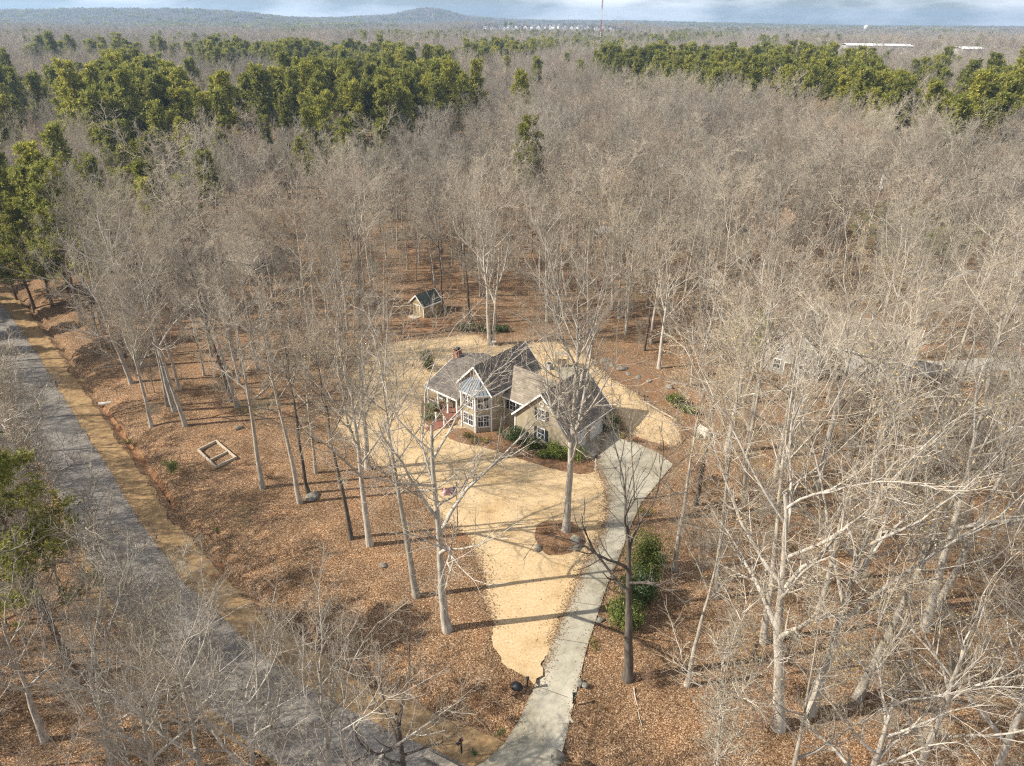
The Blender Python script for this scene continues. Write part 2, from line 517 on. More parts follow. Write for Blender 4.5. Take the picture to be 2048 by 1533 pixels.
class MB:
    """collects boxes, bars and prisms; build() links them as one mesh object"""
    def __init__(self):
        self.v, self.f, self.mi, self.cur = [], [], [], 0
    def mat(self, i):
        self.cur = i
        return self
    def add(self, vs, fs):
        o = len(self.v)
        self.v += [tuple(p) for p in vs]
        self.f += [tuple(i + o for i in f) for f in fs]
        self.mi += [self.cur] * len(fs)
        return self
    def box(self, x0, x1, y0, y1, z0, z1):
        vs = [(x, y, z) for z in (z0, z1) for y in (y0, y1) for x in (x0, x1)]
        return self.add(vs, [(0, 2, 3, 1), (4, 5, 7, 6), (0, 1, 5, 4), (2, 6, 7, 3), (0, 4, 6, 2), (1, 3, 7, 5)])
    def bar(self, a, b, w, h=None, up=(0, 0, 1)):
        a, b = Vector(a), Vector(b)
        h = h or w
        d = (b - a).normalized()
        u = Vector(up)
        s = d.cross(u)
        if s.length < 1e-4:
            s = d.cross(Vector((1, 0, 0)))
        s.normalize()
        u = s.cross(d).normalized()
        vs = [p + s * (i * w / 2) + u * (j * h / 2) for p in (a, b) for j in (-1, 1) for i in (-1, 1)]
        return self.add(vs, [(0, 1, 3, 2), (4, 6, 7, 5), (0, 4, 5, 1), (2, 3, 7, 6), (0, 2, 6, 4), (1, 5, 7, 3)])
    def tube(self, pts, rads, n=8):
        pts = [Vector(p) for p in pts]
        vs, fs = [], []
        for i, p in enumerate(pts):
            d = (pts[min(i + 1, len(pts) - 1)] - pts[max(i - 1, 0)]).normalized()
            s = d.cross(Vector((0.3, 0.95, 0.05))).normalized()
            u = s.cross(d)
            for k in range(n):
                a = 2 * math.pi * k / n
                vs.append(p + (s * math.cos(a) + u * math.sin(a)) * rads[i])
        for i in range(len(pts) - 1):
            for k in range(n):
                fs.append((i * n + k, i * n + (k + 1) % n, (i + 1) * n + (k + 1) % n, (i + 1) * n + k))
        fs.append(tuple(range(n))[::-1])
        fs.append(tuple((len(pts) - 1) * n + k for k in range(n)))
        return self.add(vs, fs)
    def slab(self, quad, t, down=(0, 0, -1)):
        """a polygon thickened by t along `down`"""
        q = [Vector(p) for p in quad]
        d = Vector(down) * t
        n = len(q)
        vs = q + [p + d for p in q]
        fs = [tuple(range(n)), tuple(range(2 * n - 1, n - 1, -1))]
        fs += [(i, i + n, (i + 1) % n + n, (i + 1) % n) for i in range(n)]
        return self.add(vs, fs)
    def build(self, name, mats, parent=None, loc=(0, 0, 0), **kw):
        me = bpy.data.meshes.new(name)
        me.from_pydata(self.v, [], self.f)
        for m in (mats if isinstance(mats, (list, tuple)) else [mats]):
            me.materials.append(m)
        me.polygons.foreach_set('material_index', self.mi)
        me.update()
        import bmesh
        bm = bmesh.new()
        bm.from_mesh(me)
        bmesh.ops.recalc_face_normals(bm, faces=bm.faces)
        bm.to_mesh(me)
        bm.free()
        return link(name, me, parent, loc, **kw)

def copy_tree(o, parent=None):
    c = o.copy()
    COL.objects.link(c)
    c.parent = parent
    for ch in list(o.children):
        copy_tree(ch, c)
    return c

# ------------------------------------------------------------------ terrain
def far_at(px, py, dist):
    d = ray(px, py)
    t = dist / math.hypot(d.x, d.y)
    return d.x * t, d.y * t
HALL = [far_at(1750, 100, 1060), far_at(1935, 100, 1010), far_at(1872, 100, 1090)]
ESTATE = far_at(1095, 60, 2200)
ROAD_Z = -1.3
road_right = xy([(-140, 470), (-40, 560), (22, 632), (70, 702), (112, 772), (154, 842), (195, 905), (245, 985), (284, 1051), (340, 1128),
                 (395, 1193), (470, 1265), (560, 1335), (660, 1405), (770, 1462), (860, 1502), (960, 1545), (1150, 1620), (1500, 1750)], ROAD_Z)

def resample(P, step, smooth=3):
    P = np.asarray(P, float)
    for _ in range(smooth):
        Q = [P[0]]
        for a, b in zip(P[:-1], P[1:]):
            Q += [0.75 * a + 0.25 * b, 0.25 * a + 0.75 * b]
        P = np.array(Q + [P[-1]])
    s = np.concatenate([[0], np.cumsum(np.linalg.norm(np.diff(P, axis=0), axis=1))])
    t = np.arange(0, s[-1], step)
    return np.stack([np.interp(t, s, P[:, 0]), np.interp(t, s, P[:, 1])], 1)

road_right = np.vstack([road_right, road_right[-1] + (road_right[-1] - road_right[-2]) / np.linalg.norm(road_right[-1] - road_right[-2]) * 130])
road_right = resample(road_right, 1.0)
tang = np.gradient(road_right, axis=0)
tang /= np.linalg.norm(tang, axis=1)[:, None]
# walking from far to near along the right-hand (yard) edge the yard lies to the left of the tangent
norm_yard = np.stack([-tang[:, 1], tang[:, 0]], 1)
ROAD_W = 5.7

def road_d(X, Y):
    """signed distance from the yard-side road edge: + towards the yard, - across the road"""
    X, Y = np.asarray(X, float), np.asarray(Y, float)
    sh = X.shape
    P = np.stack([X.ravel(), Y.ravel()], 1)
    out = np.empty(len(P))
    E = road_right[::2]
    Nn = norm_yard[::2]
    for i in range(0, len(P), 20000):
        q = P[i:i + 20000]
        d2 = ((q[:, None, :] - E[None]) ** 2).sum(-1)
        k = d2.argmin(1)
        w = q - E[k]
        side = (w * Nn[k]).sum(1)
        out[i:i + 20000] = np.sign(side) * np.sqrt(d2[np.arange(len(q)), k])
        near = np.abs(out[i:i + 20000]) < 30
        out[i:i + 20000][near] = side[near]
    return out.reshape(sh)

PROF_D = np.array([-60, -20, -9.5, -6.6, -5.9, 0, 0.5, 2.0, 3.1, 3.6, 4.15, 5.6, 8.5, 12.0, 20.0])
PROF_Z = np.array([0.0, -0.8, -1.15, -1.32, -1.3, -1.3, -1.33, -1.42, -1.5, -1.95, -1.35, -0.85, -0.22, 0.0, 0.0])
PROF_T = np.array([0.0, -0.8, -1.15, -1.9, -1.9, -1.9, -1.9, -2.1, -2.2, -2.4, -2.2, -1.6, -1.0, 0.0, 0.0])

def far_relief(X, Y):
    r = np.hypot(X, Y)
    k = np.clip((r - 260) / 500, 0, 1)
    k = k * k * (3 - 2 * k)
    z = (2.5 * np.sin(X / 210 + 0.7) * np.cos(Y / 260 + 0.4) + 1.6 * np.sin(X / 97 + Y / 140 + 2.0) + 2.5 * np.sin(Y / 300 + X / 700 + 4.6)) + 0.5
    z = z * k
    far = np.clip((r - 1300) / 1500, 0, 1)
    z = z + far * (7 * np.sin(X / 560 + 1.0) * np.sin(Y / 700 + 0.3) - 4)
    def hill(cx, cy, sx, sy, h):
        return h * np.exp(-((X - cx) / sx) ** 2 - ((Y - cy) / sy) ** 2)
    z = z + hill(-480, 4350, 170, 330, 44) + hill(-260, 4500, 420, 400, 22) + hill(-700, 4500, 400, 400, 16)
    z = z + hill(-2150, 3500, 620, 500, 36) + hill(-1450, 3600, 480, 500, 34) + hill(-2900, 3900, 600, 600, 30) + hill(-900, 4300, 420, 500, 20)
    z = z + hill(1500, 5200, 900, 700, 14) + hill(250, 5600, 900, 600, 14)
    z = z + hill(ESTATE[0], ESTATE[1] + 40, 380, 170, 30)         # rise carrying the far housing estate
    z = z + hill(HALL[0][0], HALL[0][1], 120, 90, 7) + hill(HALL[1][0], HALL[1][1], 110, 90, 6)   # rise with the long white-roofed building
    return z

def terrain(X, Y, table=PROF_Z):
    X, Y = np.asarray(X, float), np.asarray(Y, float)
    z = far_relief(X, Y)
    near = (np.abs(X + 40) < 230) & (Y > -160) & (Y < 330)
    if near.any():
        d = road_d(X[near], Y[near])
        z[near] += np.interp(d, PROF_D, table)
    return z

def tz(x, y):
    return float(terrain(np.array([x]), np.array([y]))[0])

def grow(a, b, step, end, k=1.22):
    xs = list(np.arange(a, b + 1e-6, step))
    s = step
    while xs[-1] < end:
        s *= k
        xs.append(xs[-1] + s)
    return xs

gx = np.array(sorted(set([-v for v in grow(125, 125, 0.9, 14000)]) | set(np.arange(-124, 124.1, 0.9)) | set(grow(125, 125, 0.9, 14000))))
gy = np.array(sorted(set([-v for v in grow(0, 0, 2.0, 300, 1.4)]) | set(grow(1, 170, 0.9, 16000, 1.12))))
GX, GY = np.meshgrid(gx, gy)
GZ = terrain(GX, GY, PROF_T)
nyy, nxx = GX.shape
V = np.stack([GX, GY, GZ], -1).reshape(-1, 3)
ii = (np.arange(nyy - 1)[:, None] * nxx + np.arange(nxx - 1)[None]).ravel()
faces = np.stack([ii, ii + 1, ii + nxx + 1, ii + nxx], 1)
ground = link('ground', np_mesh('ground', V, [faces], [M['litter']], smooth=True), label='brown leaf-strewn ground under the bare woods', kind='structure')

# strips that follow the road: shoulder, asphalt, verge, ditch, bank
def strip(name, d0, d1, nd, mat, dz, label, jitter=0.0, kind='structure', yr=None):
    ds = np.linspace(d0, d1, nd)
    n = len(road_right)
    D = np.repeat(ds[None], n, 0)
    if jitter:
        wob = np.zeros((n, 2))
        for j in range(2):
            wob[:, j] = np.convolve(rng.normal(0, 1, n + 8), np.ones(3) / 3, 'same')[4:-4] * jitter
        D[:, 0] += wob[:, 0]
        D[:, -1] += wob[:, 1]
    X = road_right[:, 0:1] + norm_yard[:, 0:1] * D
    Y = road_right[:, 1:2] + norm_yard[:, 1:2] * D
    Z = np.interp(D, PROF_D, PROF_Z) + far_relief(X, Y) + dz
    V = np.stack([X, Y, Z], -1).reshape(-1, 3)
    ii = (np.arange(n - 1)[:, None] * nd + np.arange(nd - 1)[None]).ravel()
    f = np.stack([ii, ii + 1, ii + nd + 1, ii + nd], 1)
    if yr:
        cy_ = V[f[:, 0], 1]
        f = f[(cy_ > yr[0]) & (cy_ < yr[1])]
    return link(name, np_mesh(name, V, [f], [mat], smooth=True), label=label, kind=kind)

# base sheet of the roadside (litter), its outer rims buried in the terrain
def bank():
    ds = np.array([-10.2, -9.2, -8, -6.6, -5.9, 0, 0.5, 2.0, 3.1, 3.6, 4.15, 4.8, 5.6, 7, 8.5, 10, 11.6, 13.2])
    zs = np.interp(ds, PROF_D, PROF_Z)
    zs[0] -= 0.35
    zs[-1] -= 0.3
    n = len(road_right)
    X = road_right[:, 0:1] + norm_yard[:, 0:1] * ds[None]
    Y = road_right[:, 1:2] + norm_yard[:, 1:2] * ds[None]
    Z = zs[None] + far_relief(X, Y) + 0.02 + rng.normal(0, 0.03, X.shape) * ((ds > 6) & (ds < 13))[None]
    nd = len(ds)
    V = np.stack([X, Y, Z], -1).reshape(-1, 3)
    ii = (np.arange(n - 1)[:, None] * nd + np.arange(nd - 1)[None]).ravel()
    f = np.stack([ii, ii + 1, ii + nd + 1, ii + nd], 1)
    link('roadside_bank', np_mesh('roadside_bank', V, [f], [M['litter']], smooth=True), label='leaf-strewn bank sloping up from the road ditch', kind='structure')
bank()
strip('verge', -0.3, 3.0, 9, M['verge'], 0.045, 'dry yellow grass verge beside the road', 0.55)
strip('ditch', 3.4, 4.05, 5, M['clay'], 0.05, 'narrow red clay ditch along the verge', 0.5, yr=(at(335, 1008, -1.5).y, at(200, 800, -1.5).y))
strip('road_shoulder', -6.5, -5.6, 4, M['verge'], 0.045, 'thin dry grass shoulder on the far side of the road', 0.4)
strip('road', -5.75, 0.05, 7, M['asphalt'], 0.075, 'grey asphalt road with tree shadows across it', 0.13)

# flat sheets with a ragged outline
def sheet(name, poly, mat, z, label, ragged=0.15, step=0.5, kind='structure', z_of=None, drape=False):
    P = np.asarray(poly, float)
    P = np.vstack([P, P[:1]])
    s = np.concatenate([[0], np.cumsum(np.linalg.norm(np.diff(P, axis=0), axis=1))])
    t = np.arange(0, s[-1], step)
    Q = np.stack([np.interp(t, s, P[:, 0]), np.interp(t, s, P[:, 1])], 1)
    if ragged:
        W = rng.normal(0, ragged * 1.5, Q.shape)
        Q += (W + np.roll(W, 1, 0) + np.roll(W, -1, 0)) / 3
    import bmesh
    bm = bmesh.new()
    vs = [bm.verts.new((q[0], q[1], z if z_of is None else z_of(q[0], q[1]) + z)) for q in Q]
    es = [bm.edges.new((vs[i], vs[(i + 1) % len(vs)])) for i in range(len(vs))]
    bmesh.ops.triangle_fill(bm, edges=es, use_beauty=True)
    bmesh.ops.recalc_face_normals(bm, faces=bm.faces)
    if drape:
        for it in range(7):
            long_ = [e_ for e_ in bm.edges if (e_.verts[0].co.xy - e_.verts[1].co.xy).length > 0.9]
            if not long_:
                break
            bmesh.ops.subdivide_edges(bm, edges=long_, cuts=1)
            bmesh.ops.triangulate(bm, faces=[f for f in bm.faces if len(f.verts) > 3])
        cs_ = np.array([v.co[:2] for v in bm.verts])
        zz = terrain(cs_[:, 0], cs_[:, 1])
        for v, z_ in zip(bm.verts, zz):
            v.co.z = max(z_, -1.28) + z
    bm.normal_update()
    for f in bm.faces:
        if f.normal.z < 0:
            f.normal_flip()
    me = bpy.data.meshes.new(name)
    bm.to_mesh(me)
    bm.free()
    me.materials.append(mat)
    return link(name, me, label=label, kind=kind)

def smooth_poly(px, n=2, z=0.0):
    P = xy(px, z)
    for _ in range(n):
        A = np.roll(P, -1, 0)
        P = np.stack([0.75 * P + 0.25 * A, 0.25 * P + 0.75 * A], 1).reshape(-1, 2)
    return P

LAWN_PX = [(1072, 1368), (1035, 1345), (1000, 1322), (985, 1290), (988, 1245), (968, 1200), (966, 1150), (950, 1105), (925, 1068), (880, 1040),
           (848, 1010), (838, 975), (780, 952), (730, 912), (668, 862), (676, 828), (715, 790), (690, 768), (715, 735), (742, 700), (790, 682),
           (880, 676), (955, 664), (985, 690), (1060, 690), (1085, 676), (1130, 690), (1180, 712), (1200, 742), (1240, 768), (1275, 785), (1290, 808), (1352, 842),
           (1362, 865), (1364, 888), (1325, 900), (1275, 884), (1240, 845), (1222, 800), (1200, 905), (1195, 935), (1213, 965), (1216, 1000), (1209, 1062),
           (1190, 1098), (1175, 1123), (1161, 1154), (1098, 1300)]
LAWN = smooth_poly(LAWN_PX, 1)
sheet('lawn', LAWN, M['lawn'], 0.03, 'pale tan dormant lawn around the house', 0.2, 0.3)

DRIVE_PX = [(820, 1560), (905, 1531), (965, 1506), (1005, 1472), (1040, 1420), (1072, 1362), (1098, 1300), (1130, 1228), (1161, 1154), (1175, 1123), (1192, 1096), (1206, 1062),
            (1214, 1030), (1214, 997), (1206, 962), (1194, 935), (1186, 915), (1160, 900), (1150, 880), (1216, 822), (1238, 868), (1281, 891), (1318, 908), (1346, 930), (1312, 972),
            (1283, 1006), (1262, 1052), (1240, 1112), (1213, 1175), (1192, 1240), (1173, 1300), (1152, 1385), (1135, 1450), (1118, 1510), (1112, 1580), (1080, 1660), (820, 1620)]
DRIVE = xy(DRIVE_PX)
def drive_z(x, y):
    d = float(road_d(np.array([x]), np.array([y]))[0])
    return float(np.interp(d, [-1, 0, 12], [-1.2, -1.2, 0]))
drive = sheet('driveway', DRIVE, M['concrete'], 0.09, 'pale concrete driveway running from the road to the garage', 0.0, 0.5, drape=True)
apron = drive
# sawn joints across the slab
for a, b in (((1070, 1366), (1137, 1390)), ((1106, 1278), (1180, 1290)), ((1214, 962), (1272, 886)), ((1140, 1205), (1206, 1214)), ((1176, 1122), (1236, 1132)), ((1207, 1060), (1262, 1052)), ((1216, 985), (1298, 990))):
    A, B = at(*a), at(*b)
    A.z = tz(A.x, A.y) + 0.097
    B.z = tz(B.x, B.y) + 0.097
    mb = MB()
    d = (B - A).normalized()
    s = Vector((-d.y, d.x, 0)) * 0.025
    mb.add([A - s, B - s, B + s, A + s], [(0, 1, 2, 3)])
    mb.build('joint', M['joint'], drive)

beds = [
    ('mulch_bed', [(890, 862), (930, 856), (985, 858), (1035, 866), (1100, 900), (1150, 908), (1186, 920), (1196, 944), (1150, 950), (1060, 926), (985, 898), (905, 886)], 'rust brown mulch bed under the front shrubs', 0.05),
    ('island_bed', [(1068, 1058), (1090, 1040), (1150, 1044), (1172, 1075), (1168, 1098), (1130, 1108), (1098, 1114), (1072, 1095)], 'dark mulch island around the big lawn tree', 0.05),
    ('garden_bed', [(1188, 700), (1240, 712), (1290, 740), (1345, 780), (1400, 812), (1410, 850), (1356, 838), (1292, 800), (1276, 780), (1235, 760), (1204, 738)], 'reddish mulch bed lined with boulders', 0.05),
    ('porch_bed', [(838, 815), (855, 790), (905, 815), (925, 850), (880, 862), (850, 848)], 'mulch bed in front of the porch', 0.05),
    ('drive_side_bed', [(1250, 868), (1330, 892), (1375, 905), (1350, 935), (1320, 908), (1281, 890)], 'mulch bed between the parking pad and the side lawn', 0.05),
]
for nm, px, lb, z in beds:
    sheet(nm, smooth_poly(px, 2), M['mulch'], z, lb, 0.08, 0.35)
sheet('clay_patch', smooth_poly([(800, 655), (850, 632), (905, 640), (900, 655), (850, 672), (805, 676)], 2), M['clay'], 0.045, 'bare orange soil in front of the shed', 0.2, 0.4)
sheet('clay_patch', smooth_poly([(1690, 712), (1790, 706), (1900, 700), (2060, 708), (2060, 690), (1900, 682), (1780, 692)], 2), M['clay'], 0.04, 'strip of orange soil above the gravel lane', 0.3, 0.6)
sheet('clay_patch', smooth_poly([(1830, 640), (1850, 622), (1935, 630), (1945, 655), (1880, 655)], 2), M['clay'], 0.04, 'orange soil patch among the trees beyond the gravel lane', 0.3, 0.6)
sheet('patio', xy([(1108, 742), (1128, 728), (1180, 738), (1172, 760), (1130, 765)]), M['concrete'], 0.055, 'pale concrete patio behind the garage', 0.02, 0.5)
sheet('lane', xy([(1700, 758), (1760, 730), (1850, 724), (1960, 716), (2100, 716), (2100, 742), (1980, 744), (1860, 752), (1760, 768)]), M['gravel'], 0.05, 'pale gravel lane through the neighbouring woods', 0.25, 0.6)
sheet('lane', xy([(1860, 538), (1960, 542), (2080, 545), (2080, 556), (1960, 553), (1860, 548)]), M['gravel'], 0.05, 'light gravel track deep in the woods', 0.3, 0.8)
sheet('side_yard', smooth_poly([(1440, 640), (1520, 610), (1600, 640), (1590, 700), (1500, 720), (1450, 690)], 2), M['green_grass'], 0.03, 'thin greenish grass beside the grey neighbouring house', 0.4, 0.7)
sheet('side_yard', smooth_poly([(1700, 420), (1830, 390), (1990, 430), (1960, 500), (1800, 520), (1700, 480)], 2), M['green_grass'], 0.03, 'open greenish yard in front of the white gabled house', 0.5, 1.0)

sheet('clay_patch', smooth_poly([(396, 1112), (425, 1103), (445, 1125), (432, 1150), (405, 1140)], 2, -0.7), M['clay'], 0.06, 'small patch of red clay at the foot of the leaf bank', 0.2, 0.3, z_of=tz)
sheet('clay_patch', smooth_poly([(910, 1066), (935, 1066), (940, 1085), (915, 1088)], 2), M['clay'], 0.05, 'small patch of bare orange soil below the flagpole', 0.15, 0.3)

# ------------------------------------------------------------------ buildings
def wall_frame(origin, right, w0):
    """local frame on a wall: origin at its foot, right along it, normal outwards"""
    o, r = Vector(origin), Vector(right).normalized()
    n = r.cross(Vector((0, 0, 1)))
    return o, r, n

def window(house, origin, right, cx, z0, w, h, cols=2, rows=2, shutters=False, double=False, frame_mat=None):
    """window unit on a wall: frame with pane and muntin children, shutters beside it"""
    o, r, n = wall_frame(origin, right, 0)
    up = Vector((0, 0, 1))
    P = lambda a, b, c: o + r * (cx + a) + up * b + n * c
    def bx(mb, a0, a1, b0, b1, c0, c1):
        vs = [P(a, b, c) for c in (c0, c1) for b in (b0, b1) for a in (a0, a1)]
        mb.add(vs, [(0, 2, 3, 1), (4, 5, 7, 6), (0, 1, 5, 4), (2, 6, 7, 3), (0, 4, 6, 2), (1, 3, 7, 5)])
    t = 0.11
    mb = MB()
    bx(mb, -w / 2 - t, w / 2 + t, z0 - t - 0.03, z0, -0.04, 0.09)
    bx(mb, -w / 2 - t, w / 2 + t, z0 + h, z0 + h + t + 0.03, -0.04, 0.08)
    bx(mb, -w / 2 - t, -w / 2, z0, z0 + h, -0.04, 0.07)
    bx(mb, w / 2, w / 2 + t, z0, z0 + h, -0.04, 0.07)
    if double:
        bx(mb, -0.06, 0.06, z0, z0 + h, -0.04, 0.07)
    win = mb.build('window', M['white'], house)
    spans = [(-w / 2, -0.06), (0.06, w / 2)] if double else [(-w / 2, w / 2)]
    for a0, a1 in spans:
        pm = MB()
        bx(pm, a0, a1, z0, z0 + h, -0.03, 0.015)
        pm.build('pane', M['glass'], win)
        mm = MB()
        bx(mm, a0, a1, z0 + h / 2 - 0.035, z0 + h / 2 + 0.035, 0.017, 0.05)
        for i in range(1, cols):
            x = a0 + (a1 - a0) * i / cols
            bx(mm, x - 0.018, x + 0.018, z0, z0 + h / 2 - 0.035, 0.017, 0.04)
            bx(mm, x - 0.018, x + 0.018, z0 + h / 2 + 0.035, z0 + h, 0.017, 0.04)
        mm.build('muntin', M['white'], win)
    if shutters:
        for s in (-1, 1):
            sm = MB()
            a = s * (w / 2 + t + 0.24)
            bx(sm, a - 0.21, a + 0.21, z0 - 0.05, z0 + h + 0.05, -0.02, 0.06)
            sm.build('shutter', M['shutter'], house)
    return win

def gable_walls(mb, x0, x1, y0, y1, z0, eave, ridge, axis='y'):
    """closed gabled body; ridge along axis"""
    if axis == 'y':
        xm = (x0 + x1) / 2
        vs = [(x0, y0, z0), (x1, y0, z0), (x1, y0, eave), (xm, y0, ridge), (x0, y0, eave),
              (x0, y1, z0), (x1, y1, z0), (x1, y1, eave), (xm, y1, ridge), (x0, y1, eave)]
    else:
        ym = (y0 + y1) / 2
        vs = [(x0, y1, z0), (x0, y0, z0), (x0, y0, eave), (x0, ym, ridge), (x0, y1, eave),
              (x1, y1, z0), (x1, y0, z0), (x1, y0, eave), (x1, ym, ridge), (x1, y1, eave)]
    mb.add(vs, [(0, 1, 2, 3, 4), (9, 8, 7, 6, 5), (0, 5, 6, 1), (1, 6, 7, 2), (2, 7, 8, 3), (3, 8, 9, 4), (4, 9, 5, 0)])

def gable_roof(house, x0, x1, y0, y1, eave, ridge, mat, axis='y', oh=0.35, th=0.14, fascia=True, mode='both', rk=0.3):
    """two roof slopes with overhang; each slope is a part, its fascia a child"""
    out = []
    if axis == 'y':
        xm, half = (x0 + x1) / 2, (x1 - x0) / 2
        g = (ridge - eave) / half
        A, B = y0 - rk, y1 + rk
        sl = [[(x1 + oh, A, eave - g * oh), (x1 + oh, B, eave - g * oh), (xm, B, ridge), (xm, A, ridge)],
              [(xm, A, ridge), (xm, B, ridge), (x0 - oh, B, eave - g * oh), (x0 - oh, A, eave - g * oh)]]
    else:
        ym, half = (y0 + y1) / 2, (y1 - y0) / 2
        g = (ridge - eave) / half
        A, B = x0 - rk, x1 + rk
        sl = [[(A, y0 - oh, eave - g * oh), (B, y0 - oh, eave - g * oh), (B, ym, ridge), (A, ym, ridge)],
              [(A, ym, ridge), (B, ym, ridge), (B, y1 + oh, eave - g * oh), (A, y1 + oh, eave - g * oh)]]
    for k, q in enumerate(sl):
        q = [Vector(p) + Vector((0, 0, th + 0.01)) for p in q]
        mb = MB()
        mb.slab(q, th)
        r = mb.build('roof', mat, house)
        out.append(r)
        if fascia:
            fb = MB()
            low = [p for p in q if p.z < ridge - 0.2]
            top = [p for p in q if p.z >= ridge - 0.2]
            dz = Vector((0, 0, -th * 0.75))
            fb.bar(low[0] + dz, low[1] + dz, 0.07, 0.2)
            for l in low:
                tt = min(top, key=lambda p: (p - l).length)
                fb.bar(l + dz, tt + dz, 0.06, 0.22)
            fb.build('fascia', M['white'], r)
    return out

# ---- the house in the clearing
HOUSE_RZ = -R(39.6)
house = empty('house', (-2.5, 74.6, 0), HOUSE_RZ, label='two-storey tan clapboard house with brown shingle roofs and a metal-roofed bay', cat='house')
mb = MB(); gable_walls(mb, -5.4, 0, 0, 9.4, 0, 5.7, 8.55, 'y'); mb.build('wall', M['tan_wall'], house)
mb = MB(); gable_walls(mb, -1.0, 6.0, 2.4, 9.0, 0, 4.55, 6.95, 'x'); mb.build('wall', M['tan_wall'], house)
mb = MB(); gable_walls(mb, 2.45, 10.75, 1.7, 10.5, 0, 3.15, 7.25, 'y'); mb.build('wall', M['tan_wall'], house)
mb = MB(); gable_walls(mb, -10.9, -4.0, 1.0, 10.5, 0, 3.75, 5.35, 'x'); mb.build('wall', M['tan_wall'], house)
gable_roof(house, -5.4, 0, 0, 9.4, 5.7, 8.55, M['shingle'], 'y', rk=0.45)
# wing between the main block and the garage
gable_roof(house, -1.6, 6.6, 2.4, 9.0, 4.55, 6.95, M['shingle_tan'], 'x', rk=0.0)
gable_roof(house, 2.45, 10.75, 1.7, 10.5, 3.15, 7.25, M['shingle'], 'y', rk=0.35)
# left wing with the porch under its long front slope
q = [(-11.35, -0.95, 3.05), (-5.2, -0.95, 3.05), (-5.2, 5.75, 5.55), (-11.35, 5.75, 5.55)]
mb = MB(); mb.slab([Vector(p) + Vector((0, 0, 0.16)) for p in q], 0.16); r = mb.build('roof', M['shingle'], house)
fb = MB(); fb.bar((-11.35, -1.0, 3.08), (-5.2, -1.0, 3.08), 0.07, 0.24); fb.bar((-11.38, -0.95, 3.09), (-11.38, 5.75, 5.59), 0.06, 0.24); fb.build('fascia', M['white'], r)
q = [(-11.35, 5.75, 5.55), (-4.0, 5.75, 5.55), (-4.0, 11.2, 3.5), (-11.35, 11.2, 3.5)]
mb = MB(); mb.slab([Vector(p) + Vector((0, 0, 0.16)) for p in q], 0.16); mb.build('roof', M['shingle'], house)
# porch: deck, posts, rail, steps
mb = MB(); mb.box(-11.1, -5.45, -0.75, 1.0, 0, 0.32); mb.build('porch_floor', M['brick'], house)
for x in (-11.0, -9.1, -7.3, -5.6):
    mb = MB(); mb.box(x - 0.1, x + 0.1, -0.72, -0.52, 0.32, 2.98); mb.box(x - 0.15, x + 0.15, -0.77, -0.47, 2.8, 2.97); mb.box(x - 0.15, x + 0.15, -0.77, -0.47, 0.33, 0.5)
    mb.build('porch_post', M['white'], house)
mb = MB()
mb.bar((-10.9, -0.62, 1.15), (-9.2, -0.62, 1.15), 0.07); mb.bar((-10.9, -0.62, 0.5), (-9.2, -0.62, 0.5), 0.06)
for i in range(9): mb.bar((-10.8 + i * 0.19, -0.62, 0.5), (-10.8 + i * 0.19, -0.62, 1.15), 0.03)
mb.build('porch_rail', M['white'], house)
mb = MB(); mb.box(-7.2, -5.7, -1.9, -0.75, 0, 0.18); mb.build('porch_step', M['brick'], house)
for x in (-7.25, -5.75):
    mb = MB(); mb.box(x - 0.09, x + 0.09, -3.0, -2.82, 0, 1.3); mb.box(x - 0.12, x + 0.12, -3.03, -2.79, 1.3, 1.38); mb.build('newel_post', M['white'], house)
mb = MB(); mb.box(-7.15, -5.8, -5.2, -1.9, 0, 0.08); mb.build('front_walk', M['brick'], house)
dm = MB(); dm.box(-8.9, -7.9, 0.93, 1.0, 0.33, 2.45); d_ = dm.build('door', M['timber_dark'], house)
dm = MB(); dm.box(-8.02, -7.96, 0.86, 0.93, 1.3, 1.42); dm.build('door_handle', M['black'], d_)
window(house, (-10.9, 1.0, 0), (1, 0, 0), 0.9, 0.9, 1.0, 1.5)
window(house, (-10.9, 10.5, 0), (0, -1, 0), 3.0, 0.9, 1.3, 1.4, double=True)
window(house, (-10.9, 10.5, 0), (0, -1, 0), 6.6, 0.9, 1.0, 1.4)
# two-storey canted bay under the front gable
BAYP = [(-5.15, 0.0), (-3.85, -1.55), (-1.45, -1.55), (-0.1, 0.0)]
mb = MB()
vs = [(x, y, z) for z in (0, 5.45) for x, y in BAYP]
mb.add(vs, [(0, 1, 5, 4), (1, 2, 6, 5), (2, 3, 7, 6), (4, 5, 6, 7), (3, 0, 4, 7), (3, 2, 1, 0)])
mb.build('bay_wall', M['tan_wall'], house)
eo = [(-5.35, -0.12), (-3.93, -1.78), (-1.37, -1.78), (0.1, -0.12)]
top = [(-3.55, 0.0, 6.95), (-1.85, 0.0, 6.95)]
mb = MB()
e = [(x, y, 5.47) for x, y in eo]
mb.add([e[0], e[1], e[2], e[3], top[0], top[1], (eo[0][0], 0.0, 5.47), (eo[3][0], 0.0, 5.47)],
       [(0, 1, 4), (1, 2, 5, 4), (2, 3, 5), (6, 0, 4), (3, 7, 5), (6, 4, 5, 7), (0, 6, 7, 3, 2, 1)])
br = mb.build('bay_roof', M['metal_roof'], house)
def seam(a, b):
    s = MB(); up = Vector((0, 0, 0.035)); s.bar(Vector(a) + up, Vector(b) + up, 0.035, 0.07); s.build('seam', M['metal_roof'], br)
for i in range(0, 7):
    f = i / 6
    seam(Vector(e[1]).lerp(Vector(e[2]), f), Vector(top[0]).lerp(Vector(top[1]), f))
